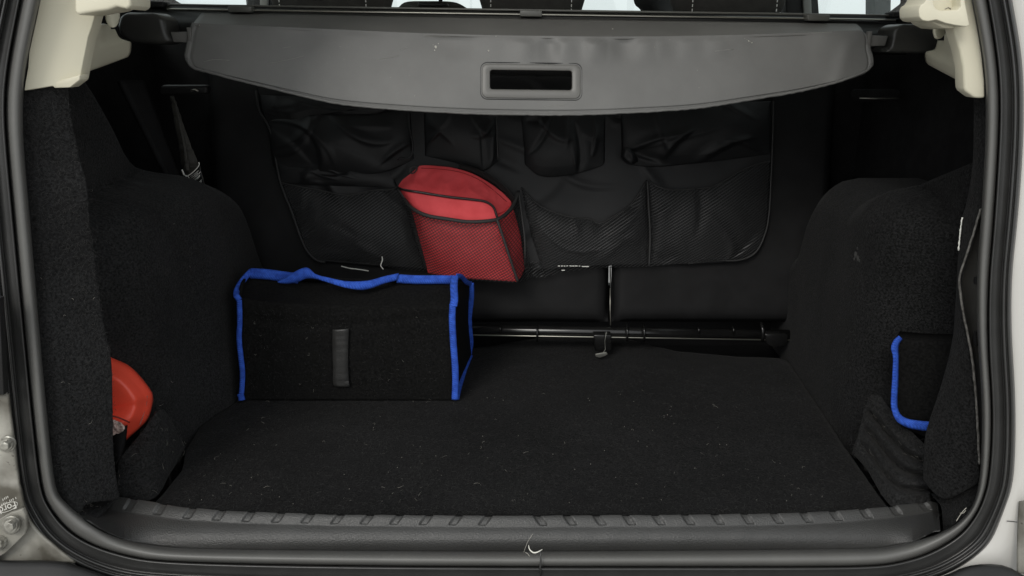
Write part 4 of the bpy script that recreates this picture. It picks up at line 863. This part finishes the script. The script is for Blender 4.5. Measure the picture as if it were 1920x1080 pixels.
def fuzz_on(obj, n, Lm, mat, name, r0=.0001, filt=None):
    me = obj.data; ps = [p for p in me.polygons if (filt is None or filt(p.center))]
    ws = [p.area for p in ps]; it = []
    for p in random.choices(ps, ws, k=n):
        nn = p.normal.copy()
        if nn.dot(CAM - p.center) < 0: nn.negate()
        it.append((p.center + Vector((R_() - .5, R_() - .5, R_() - .5)) * .006 + nn * .0015, nn, Lm * (.4 + R_()), r0 + R_() * .0001, (R_() - .5) * 1.6, R_() * 6.28))
    return strand_mesh(name, it, mat, None, None, 'stuff', obj.parent)
objs = {o.name: o for o in bpy.data.objects}
fuzz_on(objs['pillar_cover'], 2600, .007, mFuzz, 'cover_fuzz')
fuzz_on(archL, 2600, .006, mFuzz, 'arch_fuzz', filt=lambda c: c.y < 1.25)
fuzz_on(archR, 1500, .006, mFuzz, 'arch_fuzz', filt=lambda c: c.y < 1.2)
fuzz_on(objs['pocket_lip'], 500, .010, mFuzz, 'lip_fuzz', .00014)
fuzz_on(objs['pocket_lip.001'], 900, .013, mFuzz, 'lip_fuzz', .00014)
fuzz_on(objs['pocket_lip.001'], 14, .012, mHair, 'lip_hair', .00012)
fuzz_on(objs['pocket_lip'], 12, .010, mHair, 'lip_hair', .00012)
fuzz_on(objs['pillar_cover'], 12, .005, mHair, 'cover_hair', .00012)
fuzz_on(archL, 14, .006, mHair, 'arch_hair', .00012, filt=lambda c: c.y < 1.2)
fuzz_on(objs['corner_carpet'], 60, .006, mHair, 'corner_lint', .00010)
fuzz_on(objs['corner_carpet.001'], 60, .009, mFuzz, 'corner_lint', .00014)
fuzz_on([o for o in sb.children if o.name.startswith('front_panel')][0], 700, .006, mFuzz, 'box_lint', .00009)
fuzz_on([o for o in sb.children if o.name.startswith('front_panel')][0], 14, .006, mHair, 'box_hair', .00008)
def thread(path, r, label, cat_='thread', mat=mWhite, name='loose_thread', g=None):
    return tag(tube(name, cat(path, 30), r, mat, None, 6), label, cat_, g)
thread([ST(640, 499, .03), ST(655, 503, .03), ST(672, 505, .03), ST(691, 508, .03)], .0011, 'nearly level white cord end under the left net pocket')
thread([ST(716, 481, .05), ST(717, 488, .05), ST(714, 498, .05), ST(719, 505, .05)], .0011, 'upright white cord end above the blue carry strap')
hm = M('feather_white', (.7, .69, .62), .6)
thread([OP(991, 1022, -.004), OP(993, 1030, -.006), OP(1000, 1036, -.008), OP(1008, 1035, -.008), OP(1017, 1030, -.006)], [.0003 + .0006 * math.sin(k / 29 * 3.1) for k in range(30)], 'curled white hair lying on the lip below the sill', 'hair', hm, 'curled_hair')
thread([OP(999, 1001, -.002), OP(990, 1015, -.004), OP(984, 1030, -.006), OP(982, 1036, -.006)], .0002, 'thin straight hair left of the curled white one', 'hair', mHair, 'curled_hair')
thread([OP(985, 1036, -.006), OP(989, 1038, -.006), OP(993, 1043, -.006)], .00035, 'short pale hair below the curled white one', 'hair', mHair, 'curled_hair')
thread([FL(1793, 977, -.01), FL(1800, 966, -.01), FL(1806, 958, -.01), FL(1812, 952, -.01)], .0004, 'forked pale thread in the right corner of the opening', 'thread', mHair)
thread([FL(1800, 962, -.011), FL(1806, 962, -.011), FL(1811, 957, -.011)], .0003, 'small side piece of the forked thread in the right corner', 'thread', mHair)
# white label threads seen below the middle net pocket
bm = bmesh.new()
for x0, x1, y in ((1046, 1050, 498), (1052, 1055, 498), (1057, 1060, 498), (1062, 1065, 498), (1068, 1072, 498), (1073, 1077, 498), (1078, 1083, 498), (1085, 1088, 498), (1091, 1104, 499), (1053, 1059, 506)):
    bm.faces.new([bm.verts.new(ST(a, b, .05)) for a, b in ((x0, y), (x1, y), (x1, y + 1.3), (x0, y + 1.3))])
me = bpy.data.meshes.new('hem_stitches'); bm.to_mesh(me); bm.free(); q = link('hem_stitches', me, mWhite, og, False); q['kind'] = 'stuff'; q.modifiers.new('t', 'SOLIDIFY').thickness = .0004
